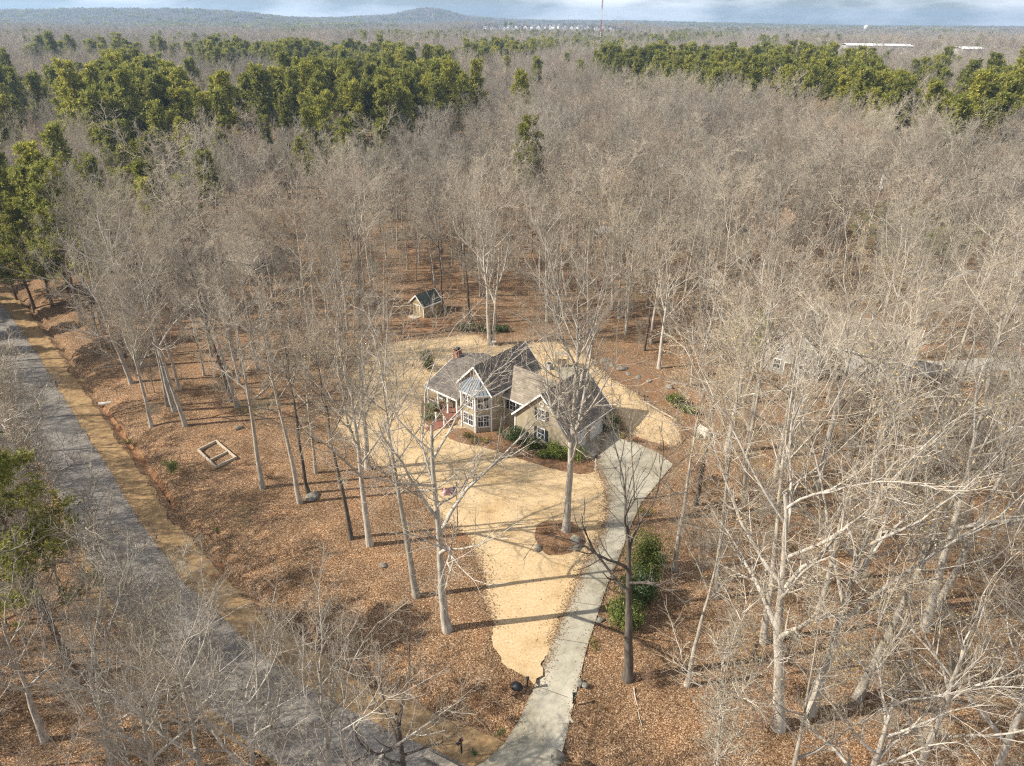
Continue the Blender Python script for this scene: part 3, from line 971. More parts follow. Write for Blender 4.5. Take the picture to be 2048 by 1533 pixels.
for i in range(1, 4):
    f = i / 4
    seam(Vector(e[2]).lerp(Vector(e[3]), f), Vector(e[2]).lerp(Vector(e[3]), f).lerp(Vector(top[1]), 1 - f * 0.55))
    seam(Vector(e[1]).lerp(Vector(e[0]), f), Vector(e[1]).lerp(Vector(e[0]), f).lerp(Vector(top[0]), 1 - f * 0.55))
mb = MB()
for a, b in zip(e[:-1], e[1:]): mb.bar(Vector(a) - Vector((0, 0, 0.09)), Vector(b) - Vector((0, 0, 0.09)), 0.09, 0.18)
mb.build('gutter', M['white'], br)
for x, y in BAYP[1:]:
    mb = MB(); mb.box(x - 0.1, x + 0.1, y - 0.1, y + 0.1, 0, 5.36); mb.build('corner_board', M['white'], house)
mb = MB(); mb.box(-5.5, -5.32, -0.08, 0.1, 0, 5.6); mb.build('corner_board', M['white'], house)
for z0 in (0.9, 3.55):
    window(house, (-3.85, -1.55, 0), (1, 0, 0), 1.2, z0, 1.6, 1.5, cols=2, double=True)
    dv = Vector((1.35, 1.55, 0)).normalized()
    window(house, (-1.45, -1.55, 0), dv, 1.02, z0, 1.35, 1.5, cols=2, double=True)
    dv2 = Vector((1.3, -1.55, 0)).normalized()
    window(house, (-5.15, 0.0, 0), dv2, 1.0, z0, 1.2, 1.5, cols=2, double=True)
# white apex panel and vent in the front gable
mb = MB(); mb.add([(-3.35, -0.06, 7.75), (-2.05, -0.06, 7.75), (-2.7, -0.06, 8.45), (-3.35, 0.02, 7.75), (-2.05, 0.02, 7.75), (-2.7, 0.02, 8.45)], [(0, 1, 2), (5, 4, 3), (0, 3, 4, 1), (1, 4, 5, 2), (2, 5, 3, 0)])
mb.build('gable_panel', M['white'], house)
# connecting wing windows, corner board
window(house, (0, 2.4, 0), (1, 0, 0), 1.45, 2.75, 0.95, 1.3, shutters=True)
mb = MB(); mb.box(-0.02, 0.12, 2.3, 2.38, 0, 4.3); mb.build('downspout', M['white'], house)
# garage gable: stacked windows with shutters, round vent
for z0, h in ((0.9, 1.45), (3.75, 1.3)):
    window(house, (2.45, 1.7, 0), (1, 0, 0), 4.15, z0, 1.0, h, shutters=True)
ring = MB()
for k in range(14):
    a0, a1 = 2 * math.pi * k / 14, 2 * math.pi * (k + 1) / 14
    ring.bar((6.6 + 0.3 * math.cos(a0), 1.66, 5.85 + 0.3 * math.sin(a0)), (6.6 + 0.3 * math.cos(a1), 1.66, 5.85 + 0.3 * math.sin(a1)), 0.09, 0.09, (0, 1, 0))
ring.build('gable_vent', M['white'], house)
for x in (2.45, 10.75):
    mb = MB(); mb.box(x - 0.09, x + 0.09, 1.62, 1.8, 0, 3.0); mb.build('corner_board', M['white'], house)
# garage doors on the side towards the parking pad
for y0 in (2.6, 6.4):
    mb = MB(); mb.box(10.7, 10.8, y0, y0 + 2.9, 0, 2.25); gd = mb.build('garage_door', M['white'], house)
    for k in range(4):
        for j in range(4):
            pm = MB(); pm.box(10.8, 10.83, y0 + 0.1 + j * 0.69, y0 + 0.7 + j * 0.69, 0.1 + k * 0.54, 0.52 + k * 0.54); pm.build('door_panel', M['white'], gd)
window(house, (10.75, 1.7, 0), (0, 1, 0), 8.3, 0.9, 0.8, 1.2)
# brick chimney on the left wing
mb = MB(); mb.box(-11.35, -10.6, 4.7, 5.7, 0.0, 6.5); mb.box(-11.43, -10.52, 4.62, 5.78, 6.3, 6.5); ch = mb.build('chimney', M['brick'], house)
mb = MB(); mb.box(-11.2, -10.75, 4.9, 5.5, 6.5, 6.75); mb.build('chimney_cap', M['black'], ch)
for (x, y, z) in ((-1.4, 6.5, 7.2), (8.2, 7.0, 5.75)):
    mb = MB(); mb.tube([(x, y, z - 0.3), (x, y, z + 0.45)], [0.06, 0.06], 7); mb.build('vent_pipe', M['black'], house)

# ---- garden shed
c0 = at(848, 637)
shed_dir = Vector((3.0, 3.5, 0)).normalized()
shed = empty('shed', (c0.x, c0.y, 0), math.atan2(-shed_dir.x, shed_dir.y), label='small tan wooden shed with dark green shingle roof at the wood edge', cat='shed')
mb = MB(); gable_walls(mb, -3.4, 0, 0, 4.2, 0, 2.25, 3.85, 'y'); mb.build('wall', M['shed_wall'], shed)
gable_roof(shed, -3.4, 0, 0, 4.2, 2.25, 3.85, M['shed_roof'], 'y', oh=0.25, rk=0.25, th=0.09)
mb = MB(); mb.box(-2.45, -0.95, -0.05, 0, 0.05, 2.05); dd = mb.build('door', M['shed_wall'], shed)
mb = MB(); mb.box(-2.57, -2.45, -0.07, 0.0, 0.02, 2.17); mb.box(-0.95, -0.83, -0.07, 0.0, 0.02, 2.17); mb.box(-2.45, -0.95, -0.07, 0, 2.05, 2.17); mb.box(-1.75, -1.65, -0.075, -0.05, 0.05, 2.05); mb.build('door_frame', M['white'], dd)
for x in (-3.4, 0):
    mb = MB(); mb.box(x - 0.06, x + 0.06, -0.06, 0.06, 0, 2.1); mb.build('corner_board', M['white'], shed)
window(shed, (0, 0, 0), (0, 1, 0), 1.9, 1.0, 0.65, 0.95)
mb = MB(); mb.box(-2.7, -0.7, -1.5, -0.08, 0, 0.12); mb.build('ramp', M['timber'], shed)

# ---- houses glimpsed through the neighbouring woods
def plain_house(name, label, px, rz, w, l, eave, ridge, wall, roof, chimney=False, wing=None, cat='house', wins=3, garage=False, z=0.0):
    p = at(*px)
    h = empty(name, (p.x, p.y, tz(p.x, p.y) + z), rz, label=label, cat=cat)
    mb = MB(); gable_walls(mb, -w / 2, w / 2, 0, l, -0.4, eave, ridge, 'y'); mb.build('wall', wall, h)
    gable_roof(h, -w / 2, w / 2, 0, l, eave, ridge, roof, 'y', oh=0.4)
    storeys = 2 if eave > 4.2 else 1
    for s in range(storeys):
        for k in range(2):
            window(h, (-w / 2, 0, 0), (1, 0, 0), w * (0.28 + 0.44 * k), 0.9 + 2.7 * s, 0.9, 1.35)
        for k in range(wins):
            window(h, (-w / 2, l, 0), (0, -1, 0), l * (k + 0.5) / wins, 0.9 + 2.7 * s, 0.9, 1.35)
            window(h, (w / 2, 0, 0), (0, 1, 0), l * (k + 0.5) / wins, 0.9 + 2.7 * s, 0.9, 1.35)
    mb = MB(); mb.box(-0.5, 0.5, -0.06, 0, 0, 2.1); d = mb.build('door', M['timber_dark'], h)
    mb = MB(); mb.box(-0.6, -0.5, -0.08, 0, 0, 2.2); mb.box(0.5, 0.6, -0.08, 0, 0, 2.2); mb.box(-0.5, 0.5, -0.08, 0, 2.1, 2.2); mb.build('door_frame', M['white'], d)
    if wing:
        x0, x1, y0, y1, e2, r2 = wing
        mb = MB(); gable_walls(mb, x0, x1, y0, y1, -0.4, e2, r2, 'x'); mb.build('wall', wall, h)
        gable_roof(h, x0, x1, y0, y1, e2, r2, roof, 'x', oh=0.4)
        window(h, (x0, y0, 0), (1, 0, 0), (x1 - x0) * 0.6, 0.9, 1.0, 1.35)
    if chimney:
        mb = MB(); mb.box(-w / 2 - 0.7, -w / 2, l * 0.5, l * 0.5 + 1.2, -0.4, ridge + 0.9); c = mb.build('chimney', M['brick'], h)
        mb = MB(); mb.box(-w / 2 - 0.55, -w / 2 - 0.15, l * 0.5 + 0.2, l * 0.5 + 1.0, ridge + 0.9, ridge + 1.1); mb.build('chimney_cap', M['black'], c)
    return h
plain_house('house', 'grey gabled house beside the gravel lane with a long tan roof', (1572, 752), -R(35), 7.5, 14, 4.6, 8.0, M['grey_wall'], M['shingle_tan'], True, (3.0, 15.0, 5.0, 13.5, 4.6, 8.0))
plain_house('house', 'low house with a broad brown roof hidden in the woods by the road', (545, 540), R(62), 9.5, 17, 2.9, 6.2, M['beige_wall'], M['shingle_tan'], True)
plain_house('house', 'white house with a bright white gable deep in the back woods', (1350, 338), R(8), 9.0, 12, 4.8, 8.4, M['white_wall'], M['shingle_grey'])
plain_house('house', 'pale house with grey roof and porch deep in the back woods', (1400, 372), -R(30), 9.5, 14, 4.6, 8.0, M['white_wall'], M['shingle_grey'], True)
plain_house('house', 'tall white gabled house beyond the open greenish yard', (1828, 392), R(6), 8.5, 12, 5.4, 10.0, M['white_wall'], M['shingle_grey'], False, (3.0, 12, 3.0, 11.0, 3.0, 5.8))
s6 = plain_house('shed', 'tiny shed with a pale metal roof among tall trunks', (1190, 478), -R(60), 2.6, 3.4, 1.9, 2.6, M['shed_wall'], M['white_roof'], cat='shed', wins=1)
s7 = plain_house('shed', 'narrow white storage hut standing alone among the trees', (1421, 588), -R(20), 1.5, 1.6, 2.1, 2.6, M['white_wall'], M['white_roof'], cat='shed', wins=1)

# ------------------------------------------------------------------ trees
def nrm(v):
    return v / np.maximum(np.linalg.norm(v, axis=-1, keepdims=True), 1e-9)

def tubes(P, Rd, S):
    """P (N,K,3) polylines, Rd (N,K) radii -> verts, quads"""
    Nn, K, _ = P.shape
    T = nrm(np.gradient(P, axis=1))
    mean = nrm(P[:, -1] - P[:, 0])
    ref = np.where(np.abs(mean[:, 2:3]) > 0.8, np.array([[1.0, 0.2, 0]]), np.array([[0, 0.1, 1.0]]))
    n1 = nrm(ref[:, None] - (ref[:, None] * T).sum(-1, keepdims=True) * T)
    n2 = np.cross(T, n1)
    a = np.arange(S) * 2 * np.pi / S
    V = P[:, :, None] + Rd[:, :, None, None] * (np.cos(a)[None, None, :, None] * n1[:, :, None] + np.sin(a)[None, None, :, None] * n2[:, :, None])
    base = (np.arange(Nn)[:, None, None] * K + np.arange(K - 1)[None, :, None]) * S
    k = np.arange(S)[None, None]
    k2 = (k + 1) % S
    q = np.stack([base + k, base + k2, base + S + k2, base + S + k], -1).reshape(-1, 4)
    return V.reshape(-1, 3), q

def spawn(g, PP, PR, n, t0, t1, ang, asd, lf, K, up, wig, rr, lmin=0.25, taper=0.55, rmin=0.004, rend=0.3, lentop=0.5):
    Nn, Kp, _ = PP.shape
    seg = np.linalg.norm(np.diff(PP, axis=1), axis=-1)
    plen = seg.sum(1)
    t = t0 + (t1 - t0) * (np.arange(n)[None] + g.random((Nn, n))) / n
    f = t * (Kp - 1)
    i0 = np.clip(f.astype(int), 0, Kp - 2)
    fr = (f - i0)[..., None]
    rows = np.arange(Nn)[:, None]
    A, B = PP[rows, i0], PP[rows, i0 + 1]
    org = A * (1 - fr) + B * fr
    tan = nrm(B - A)
    r0 = PR[rows, i0] * (1 - fr[..., 0]) + PR[rows, i0 + 1] * fr[..., 0]
    ref = np.where(np.abs(tan[..., 2:3]) > 0.9, np.array([1.0, 0, 0]), np.array([0, 0, 1.0]))
    n1 = nrm(np.cross(tan, ref))
    n2 = np.cross(tan, n1)
    phi = g.random((Nn, 1)) * 6.28 + np.arange(n)[None] * 2.4 + g.normal(0, 0.35, (Nn, n))
    al = np.radians(ang + g.normal(0, asd, (Nn, n)))
    D = np.cos(al)[..., None] * tan + np.sin(al)[..., None] * (np.cos(phi)[..., None] * n1 + np.sin(phi)[..., None] * n2)
    L = plen[:, None] * lf * (1 - (1 - lentop) * t) * (0.65 + 0.7 * g.random((Nn, n)))
    L = np.maximum(L, lmin)
    D, L, org, r0 = D.reshape(-1, 3), L.ravel(), org.reshape(-1, 3), r0.ravel()
    C = np.empty((len(L), K, 3))
    C[:, 0] = org
    st = L / (K - 1)
    for k in range(1, K):
        D = nrm(D + np.array([0, 0, up]) + g.normal(0, wig, D.shape))
        C[:, k] = C[:, k - 1] + D * st[:, None]
    rs = np.maximum(r0 * rr * (0.8 + 0.4 * g.random(len(r0))), rmin)
    Rr = rs[:, None] * np.linspace(1, rend, K)[None]
    Rr = np.maximum(Rr, rmin * 0.7)
    return C, Rr

def bare_tree(seed, H=25.0, r=0.30, crown0=0.42, nl=13, spread=42, lod=0, fork=False, seeds=False, up=0.16, n2=8, n3=6, n4=4, lean=0.015, lf=0.40, leafy=False, tw=1.0):
    """skeleton of a leafless hardwood; returns [(verts, quads, part, material slot), ...]"""
    g = np.random.default_rng(seed)
    K = 14
    z = np.linspace(0, H * (0.86 if not fork else 0.70), K)
    w = np.cumsum(g.normal(0, lean * H / K * 1.6, (K, 2)), 0)
    w[0] = 0
    T = np.zeros((1, K, 3))
    T[0, :, 2] = z
    T[0, :, :2] = w
    rad = r * (1 - 0.93 * (z / z[-1]) ** 0.85) if not fork else r * (1 - 0.75 * (z / z[-1]) ** 0.9)
    rad = rad[None].copy()
    rad *= 0.9
    rad[0, 0] *= 1.3
    T0 = np.concatenate([T[:, :1] - [0, 0, 0.25], T[:, :1] + (T[:, 1:2] - T[:, :1]) * 0.35, T[:, 1:]], 1)
    R0 = np.concatenate([rad[:, :1], rad[:, :1] * 0.84, rad[:, 1:]], 1)
    # flare at the foot
    out = []
    v, q = tubes(T0, R0, 10 if lod == 0 else (6 if lod == 1 else 4))
    out.append((v, q, 'trunk', 0))
    if fork:
        L1, R1 = spawn(g, T, rad, nl, crown0, 1.0, 38, 10, 0.58, 8, up, 0.13, 0.68, lentop=0.9, rend=0.16)
    else:
        L1, R1 = spawn(g, T, rad, nl, crown0, 0.98, spread, 9, lf, 7, up, 0.12, 0.58, lentop=0.6, rend=0.2)
    v, q = tubes(L1, R1, 6 if lod == 0 else (4 if lod == 1 else 3))
    out.append((v, q, 'crown', 0))
    L2, R2 = spawn(g, L1, R1, n2, 0.18, 1.0, 40, 10, 0.42, 5 if lod < 2 else 3, 0.10, 0.13, 0.58, lentop=0.6, rmin=0.019 * tw)
    v, q = tubes(L2, R2, 4 if lod == 0 else 3)
    out.append((v, q, 'crown', 0))
    if lod < 3:
        L3, R3 = spawn(g, L2, R2, n3, 0.15, 1.0, 42, 12, 0.42, 4 if lod == 0 else 3, 0.07, 0.14, 0.62, lmin=0.45, lentop=0.7, rmin=0.0115 * tw)
        v, q = tubes(L3, R3, 3)
        out.append((v, q, 'crown', 1))
        if lod < 2:
            L4, R4 = spawn(g, L3, R3, n4, 0.12, 1.0, 42, 14, 0.55, 3 if lod == 0 else 2, 0.05, 0.15, 0.7, lmin=0.35, lentop=0.8, rmin=0.0062 * tw)
            v, q = tubes(L4, R4, 3)
            out.append((v, q, 'crown', 1))
            tips = L4[:, -1]
        else:
            tips = L3[:, -1]
    else:
        tips = L2[:, -1]
    if seeds or leafy:
        c = tips[g.random(len(tips)) < (0.5 if seeds else 0.6)]
        s = (0.05 if seeds else 0.075)
        n = len(c)
        o = nrm(g.normal(0, 1, (n, 3))) * s
        p = nrm(np.cross(o, g.normal(0, 1, (n, 3)))) * s * 0.75
        V = np.stack([c + o, c + p, c - o, c - p], 1).reshape(-1, 3)
        q = np.arange(n * 4).reshape(-1, 4)
        out.append((V, q, 'crown', 2))
    return out

def part_mesh(name, pieces, mats):
    V, Q, mi, o = [], [], [], 0
    for v, q, _, m in pieces:
        V.append(v); Q.append(q + o); mi.append(np.full(len(q), m)); o += len(v)
    return np_mesh(name, np.concatenate(V), [np.concatenate(Q)], mats, np.concatenate(mi), smooth=True)

def needle_tufts(g, C, n_per, size, out_dir=None, spreadv=0.75, width=0.16):
    """tufts of short blades around points C"""
    n = len(C)
    D = nrm(g.normal(0, 1, (n, n_per, 3)) + np.array([0, 0, 0.45]) + (0 if out_dir is None else out_dir[:, None] * 0.8))
    S = nrm(np.cross(D, g.normal(0, 1, (n, n_per, 3))))
    L = size * (0.6 + 0.8 * g.random((n, n_per, 1)))
    b = C[:, None] + g.normal(0, size * 0.35, (n, n_per, 3))
    w = L * width
    V = np.stack([b - S * w * 0.5, b + D * L * 0.55 - S * w, b + D * L, b + D * L * 0.55 + S * w], 2).reshape(-1, 3)
    q = np.arange(n * n_per * 4).reshape(-1, 4)
    return V, q

def pine_tree(seed, H=24.0, r=0.27, crown0=0.5, lod=0, nl=34, wide=0.2):
    g = np.random.default_rng(seed)
    K = 10
    z = np.linspace(0, H, K)
    T = np.zeros((1, K, 3))
    T[0, :, 2] = z
    T[0, 1:, :2] = np.cumsum(g.normal(0, 0.16, (K - 1, 2)), 0)
    rad = (r * (1 - 0.92 * (z / H)))[None].copy()
    rad[0, 0] *= 1.3
    T0 = T.copy(); T0[0, 0, 2] = -0.25
    out = []
    v, q = tubes(T0, rad, 8 if lod == 0 else (5 if lod == 1 else 3))
    out.append((v, q, 'trunk', 0))
    if lod < 2:
        L1, R1 = spawn(g, T, rad, nl, crown0, 0.99, 72, 12, wide, 5, 0.10, 0.13, 0.34, lentop=0.30, rend=0.2)
        v, q = tubes(L1, R1, 4 if lod == 0 else 3)
        out.append((v, q, 'crown', 0))
        L2, R2 = spawn(g, L1, R1, 8 if lod == 0 else 5, 0.25, 1.0, 42, 12, 0.45, 3, 0.1, 0.15, 0.5, lmin=0.6, rmin=0.012)
        if lod == 0:
            v, q = tubes(L2, R2, 3)
            out.append((v, q, 'crown', 0))
            C = np.concatenate([L2[:, -1], L2[:, 1] * 0.5 + L2[:, 2] * 0.5, L2[:, 1], L1[:, -1]])
            C = C + g.normal(0, 0.12, C.shape)
            v, q = needle_tufts(g, C, 16, 0.42, width=0.14)
        else:
            C = np.concatenate([L2[:, -1], L2[:, 1], L1[:, -1], L1[:, 3]])
            v, q = needle_tufts(g, C, 11, 0.72, width=0.2)
        out.append((v, q, 'crown', 1))
    else:
        n = 110 if lod == 2 else 40
        t = crown0 + (1.02 - crown0) * g.random(n) ** 0.85
        a = g.random(n) * 6.28
        prof = np.sin(np.clip((t - crown0) / (1.05 - crown0), 0, 1) ** 0.75 * np.pi) ** 0.6
        rr = H * wide * 0.95 * prof * g.random(n) ** 0.5
        C = np.stack([np.cos(a) * rr, np.sin(a) * rr, t * H], 1)
        v, q = needle_tufts(g, C, 8, 1.15 if lod == 2 else 2.1, width=0.3)
        out.append((v, q, 'crown', 1))
    return out

BARKS = [M['bark'], M['twig'], M['seed']]
BARKS_P = [M['bark_pale'], M['twig'], M['seed']]
BARKS_R = [M['bark'], M['twig_red'], M['leaf_rust']]
BARKS_D = [M['bark_dark'], M['twig'], M['seed']]
PINEM = [M['pine_bark'], M['needle']]

def variants(make, mats_list, nm):
    res = []
    for k, (kw, mats) in enumerate(zip(make, mats_list)):
        pcs = bare_tree(**kw) if nm == 'bare' else pine_tree(**kw)
        tr = part_mesh(nm + '_trunk', [p for p in pcs if p[2] == 'trunk'], mats)
        cr = part_mesh(nm + '_crown', [p for p in pcs if p[2] == 'crown'], mats)
        res.append((tr, cr, kw.get('H', 25.0)))
    return res

BARE_A = variants([
    dict(seed=11, H=24, r=0.31, crown0=0.42, nl=11, spread=50, lf=0.40, up=0.12, n2=9, n3=6, n4=5),
    dict(seed=12, H=25, r=0.29, crown0=0.50, nl=10, spread=54, lf=0.42, up=0.13, n2=9, n3=6, n4=5),
    dict(seed=13, H=24, r=0.35, crown0=0.40, nl=9, fork=True, n2=10, n3=7, n4=5, up=0.09),
    dict(seed=14, H=24, r=0.26, crown0=0.52, nl=10, spread=46, lf=0.38, up=0.12, n4=5),
    dict(seed=15, H=23, r=0.33, crown0=0.44, nl=9, fork=True, n2=10, n3=6, n4=4, seeds=True, up=0.08),
    dict(seed=16, H=25, r=0.28, crown0=0.45, nl=11, spread=50, lf=0.38, seeds=True, up=0.12, n2=9, n4=4),
    dict(seed=17, H=21, r=0.36, crown0=0.36, nl=9, fork=True, n2=10, n3=7, n4=5, up=0.06),
    dict(seed=18, H=19, r=0.20, crown0=0.40, nl=11, spread=48, lf=0.42, n2=8, n3=6, n4=5),
    dict(seed=19, H=26, r=0.33, crown0=0.46, nl=10, spread=58, lf=0.46, up=0.16, n2=10, n3=6, n4=5),
    dict(seed=20, H=22, r=0.30, crown0=0.36, nl=12, spread=58, lf=0.44, up=0.10, n2=9, n3=6, n4=5),
], [BARKS, BARKS, BARKS_P, BARKS_D, BARKS_P, BARKS, BARKS_P, BARKS, BARKS, BARKS_D], 'bare')
# the broad tree on the lawn and the broken dark tree by the drive
BARE_LAWN = variants([dict(seed=31, H=27, r=0.40, crown0=0.36, nl=13, spread=44, fork=True, n2=11, n3=7, n4=5, up=0.15)], [BARKS_P], 'bare')
BARE_SNAG = variants([dict(seed=44, H=17, r=0.36, crown0=0.55, nl=7, spread=52, fork=True, n2=7, n3=4, n4=3, up=0.05)], [BARKS_D], 'bare')
BARE_TWIN = variants([dict(seed=52, H=28, r=0.40, crown0=0.42, nl=14, spread=46, n2=9, n3=6, n4=4, lean=0.03)], [BARKS_P], 'bare')
SAPL = variants([
    dict(seed=61, H=9, r=0.06, crown0=0.15, nl=12, spread=34, n2=6, n3=5, n4=4, lf=0.42),
    dict(seed=62, H=7.5, r=0.055, crown0=0.12, nl=12, spread=38, n2=6, n3=5, n4=4, lf=0.48),
], [BARKS_P, BARKS], 'bare')
BARE_B = variants([
    dict(seed=71, H=24, r=0.30, crown0=0.44, nl=11, spread=52, lf=0.42, up=0.12, lod=1, n2=8, n3=6, n4=5, tw=1.9),
    dict(seed=72, H=22, r=0.28, crown0=0.40, nl=11, spread=56, lf=0.44, up=0.12, lod=1, n2=8, n3=6, n4=5, tw=1.9),
    dict(seed=73, H=25, r=0.32, crown0=0.40, nl=9, lod=1, fork=True, n2=10, n3=6, n4=5, tw=1.9, up=0.08),
    dict(seed=74, H=24, r=0.27, crown0=0.48, nl=10, spread=48, lf=0.40, lod=1, n2=8, n3=6, n4=5, tw=1.9),
    dict(seed=75, H=23, r=0.30, crown0=0.42, nl=9, lod=1, fork=True, n2=10, n3=6, n4=5, tw=1.9, up=0.06),
    dict(seed=76, H=22, r=0.26, crown0=0.42, nl=11, spread=54, lf=0.42, lod=1, n2=8, n3=6, n4=5, tw=1.9),
    dict(seed=77, H=26, r=0.31, crown0=0.45, nl=10, spread=58, lf=0.46, up=0.15, lod=1, n2=9, n3=6, n4=5, tw=1.9),
], [BARKS, BARKS_R, BARKS_P, BARKS, BARKS_P, BARKS_D, BARKS], 'bare')
BARE_C = variants([
    dict(seed=81, H=24, r=0.30, crown0=0.42, nl=10, spread=50, lf=0.44, lod=2, n2=7, n3=5, tw=5.0),
    dict(seed=82, H=22, r=0.30, crown0=0.42, nl=10, spread=54, lf=0.46, lod=2, n2=7, n3=5, tw=5.0),
    dict(seed=83, H=25, r=0.30, crown0=0.42, nl=8, lod=2, n2=8, n3=5, fork=True, tw=5.0, up=0.08),
    dict(seed=84, H=23, r=0.30, crown0=0.42, nl=10, spread=50, lf=0.44, lod=2, n2=7, n3=5, tw=5.0),
], [BARKS, BARKS_R, BARKS_P, BARKS], 'bare')
PINE_A = variants([dict(seed=91, H=25, crown0=0.16, nl=58, wide=0.25), dict(seed=92, H=23, crown0=0.42, nl=42, wide=0.23), dict(seed=93, H=24, crown0=0.3, nl=36, wide=0.27)], [PINEM] * 3, 'pine')
PINE_B = variants([dict(seed=s, H=h, crown0=c, lod=1, nl=42, wide=w) for s, h, c, w in ((95, 24, .42, .21), (96, 22, .46, .23), (97, 25, .4, .20), (98, 21, .38, .24))], [PINEM] * 4, 'pine')
PINE_C = variants([dict(seed=s, H=h, crown0=c, lod=2, wide=0.2) for s, h, c in ((101, 23, .45), (102, 21, .4), (103, 24, .5))], [PINEM] * 3, 'pine')

def thing_tree(name, var, loc, rz, s, lx, ly, sz=1.0, **kw):
    e = empty(name, loc, 0.0, **kw)
    # lean is a shear-free tilt of the whole tree
    tilt = Matrix.Rotation(math.atan(lx), 4, 'Y') @ Matrix.Rotation(-math.atan(ly), 4, 'X')
    e.matrix_world = Matrix.Translation(loc) @ tilt @ Matrix.Rotation(rz, 4, 'Z') @ Matrix.Diagonal((s, s, s * sz, 1))
    link('trunk', var[0], e)
    link('crown', var[1], e)
    return e

# ---- clearings where no wild tree stands
CLEAR_PX = [(300, 880), (420, 845), (560, 810), (660, 770), (700, 735), (760, 690), (800, 640), (840, 600), (900, 590), (960, 645), (1100, 665), (1200, 690), (1300, 735), (1420, 810), (1445, 900),
            (1360, 960), (1330, 1080), (1310, 1200), (1275, 1330), (1220, 1533), (1180, 1700), (500, 1700), (560, 1420), (470, 1270), (400, 1180), (330, 1050), (270, 930)]
CLEAR = xy(CLEAR_PX)
HOLES = [(xy([p])[0], rad) for p, rad in (((1590, 735), 11), ((1655, 660), 10), ((520, 515), 7), ((1350, 332), 5), ((1400, 366), 6), ((1828, 385), 6), ((1190, 478), 4), ((1421, 588), 3), ((850, 618), 8))]
LANES = [xy([(1700, 758), (1760, 740), (1860, 738), (1970, 730), (2100, 728)]), xy([(1860, 543), (1960, 547), (2080, 550)])]
YARDS = [smooth_poly([(1470, 650), (1520, 620), (1580, 650), (1560, 700), (1500, 705)], 1)]

def allowed(X, Y, full=True):
    ok = ~inside(CLEAR, X, Y)
    ok &= ~((seg_dist(CLEAR, X, Y) < 0.5))
    near = (np.abs(X + 40) < 230) & (Y < 330)
    d = np.full(X.shape, 99.0)
    d[near] = road_d(X[near], Y[near])
    ok &= ~((d > -8.2) & (d < 6.5))
    for c, rd in HOLES:
        ok &= np.hypot(X - c[0], Y - c[1]) > rd
    for l in LANES:
        ok &= seg_dist(l, X, Y, False) > 3.0
    for p in YARDS:
        ok &= ~inside(p, X, Y)
    return ok

# ---- where the pines stand, read off the photograph at crown height
PINE_PX = [
    ([(110, 205), (160, 165), (240, 145), (310, 150), (345, 175), (420, 180), (470, 200), (455, 235), (380, 245), (260, 235), (180, 235)], 0.95),
    ([(485, 210), (500, 165), (600, 160), (740, 160), (900, 155), (960, 170), (900, 190), (800, 200), (740, 240), (640, 250), (560, 245)], 0.9),
    ([(120, 250), (200, 235), (300, 260), (400, 270), (430, 300), (350, 310), (240, 300), (140, 320), (60, 330)], 0.45),
    ([(-60, 330), (60, 300), (140, 320), (150, 360), (100, 420), (-60, 440)], 0.8),
    ([(-40, 160), (30, 165), (30, 215), (-40, 230)], 0.7),
    ([(370, 110), (420, 85), (500, 92), (700, 95), (800, 90), (800, 115), (720, 140), (620, 145), (520, 120), (420, 125)], 0.6),
    ([(720, 135), (800, 118), (910, 120), (905, 148), (800, 158), (730, 155)], 0.75),
    ([(910, 110), (940, 82), (1080, 78), (1120, 95), (1040, 105), (950, 115)], 0.9),
    ([(1080, 75), (1160, 70), (1350, 70), (1400, 78), (1240, 88), (1090, 92)], 0.55),
    ([(1180, 118), (1300, 112), (1480, 118), (1620, 125), (1640, 150), (1560, 168), (1420, 160), (1300, 150), (1220, 142)], 0.96),
    ([(1480, 118), (1660, 120), (1750, 145), (1800, 165), (1830, 205), (1760, 205), (1640, 180), (1540, 170)], 0.97),
    ([(1820, 130), (1890, 128), (1900, 160), (1850, 175)], 0.7),
    ([(1840, 215), (1930, 200), (2000, 205), (2030, 225), (1960, 245), (1860, 240)], 0.95),
    ([(1920, 165), (1990, 150), (2060, 175), (2060, 200), (1950, 195)], 0.6),
    ([(1515, 75), (1560, 75), (1565, 105), (1520, 105)], 0.9),
    ([(1630, 75), (1660, 75), (1655, 120), (1625, 120)], 0.8),
    ([(40, 85), (140, 75), (150, 100), (60, 110)], 0.35),
    ([(170, 70), (480, 70), (500, 90), (300, 110), (180, 105)], 0.22),
]
# pine stands in the distance
for (a, b, c_, d_, p_) in ((300, 560, 44, 54, .35), (560, 720, 50, 62, .4), (1340, 1480, 60, 74, .6), (1380, 1700, 42, 52, .35), (900, 1300, 60, 70, .3), (1480, 2048, 48, 56, .18), (700, 950, 60, 74, .25)):
    PINE_PX.append(([(a, c_), (b, c_), (b, d_), (a, d_)], p_))

def pine_prob(X, Y, zc):
    px, py = project(np.stack([X, Y, zc + 23.0], -1))
    r_ = np.hypot(X, Y)
    clump = np.sin(X / 83 + 0.4 * np.sin(Y / 57)) * np.sin(Y / 118 + 0.6 * np.sin(X / 140) + 1.3) + 0.35 * np.sin(X / 31 + Y / 44)
    pr = np.where(r_ < 230, 0.0, np.where(r_ < 700, 0.015, np.where(clump > 0.78, 0.3, 0.02)))
    for poly, p in PINE_PX:
        pr = np.where(inside(poly, px, py), np.maximum(pr, p), pr)
    return pr

# sightlines kept open to the far buildings
OPEN = [((ESTATE[0], ESTATE[1] - 120), 240, 300)] + [((h_[0] * 0.95, h_[1] * 0.95), rx_, 90) for h_, rx_ in zip(HALL, (48, 24, 18))]

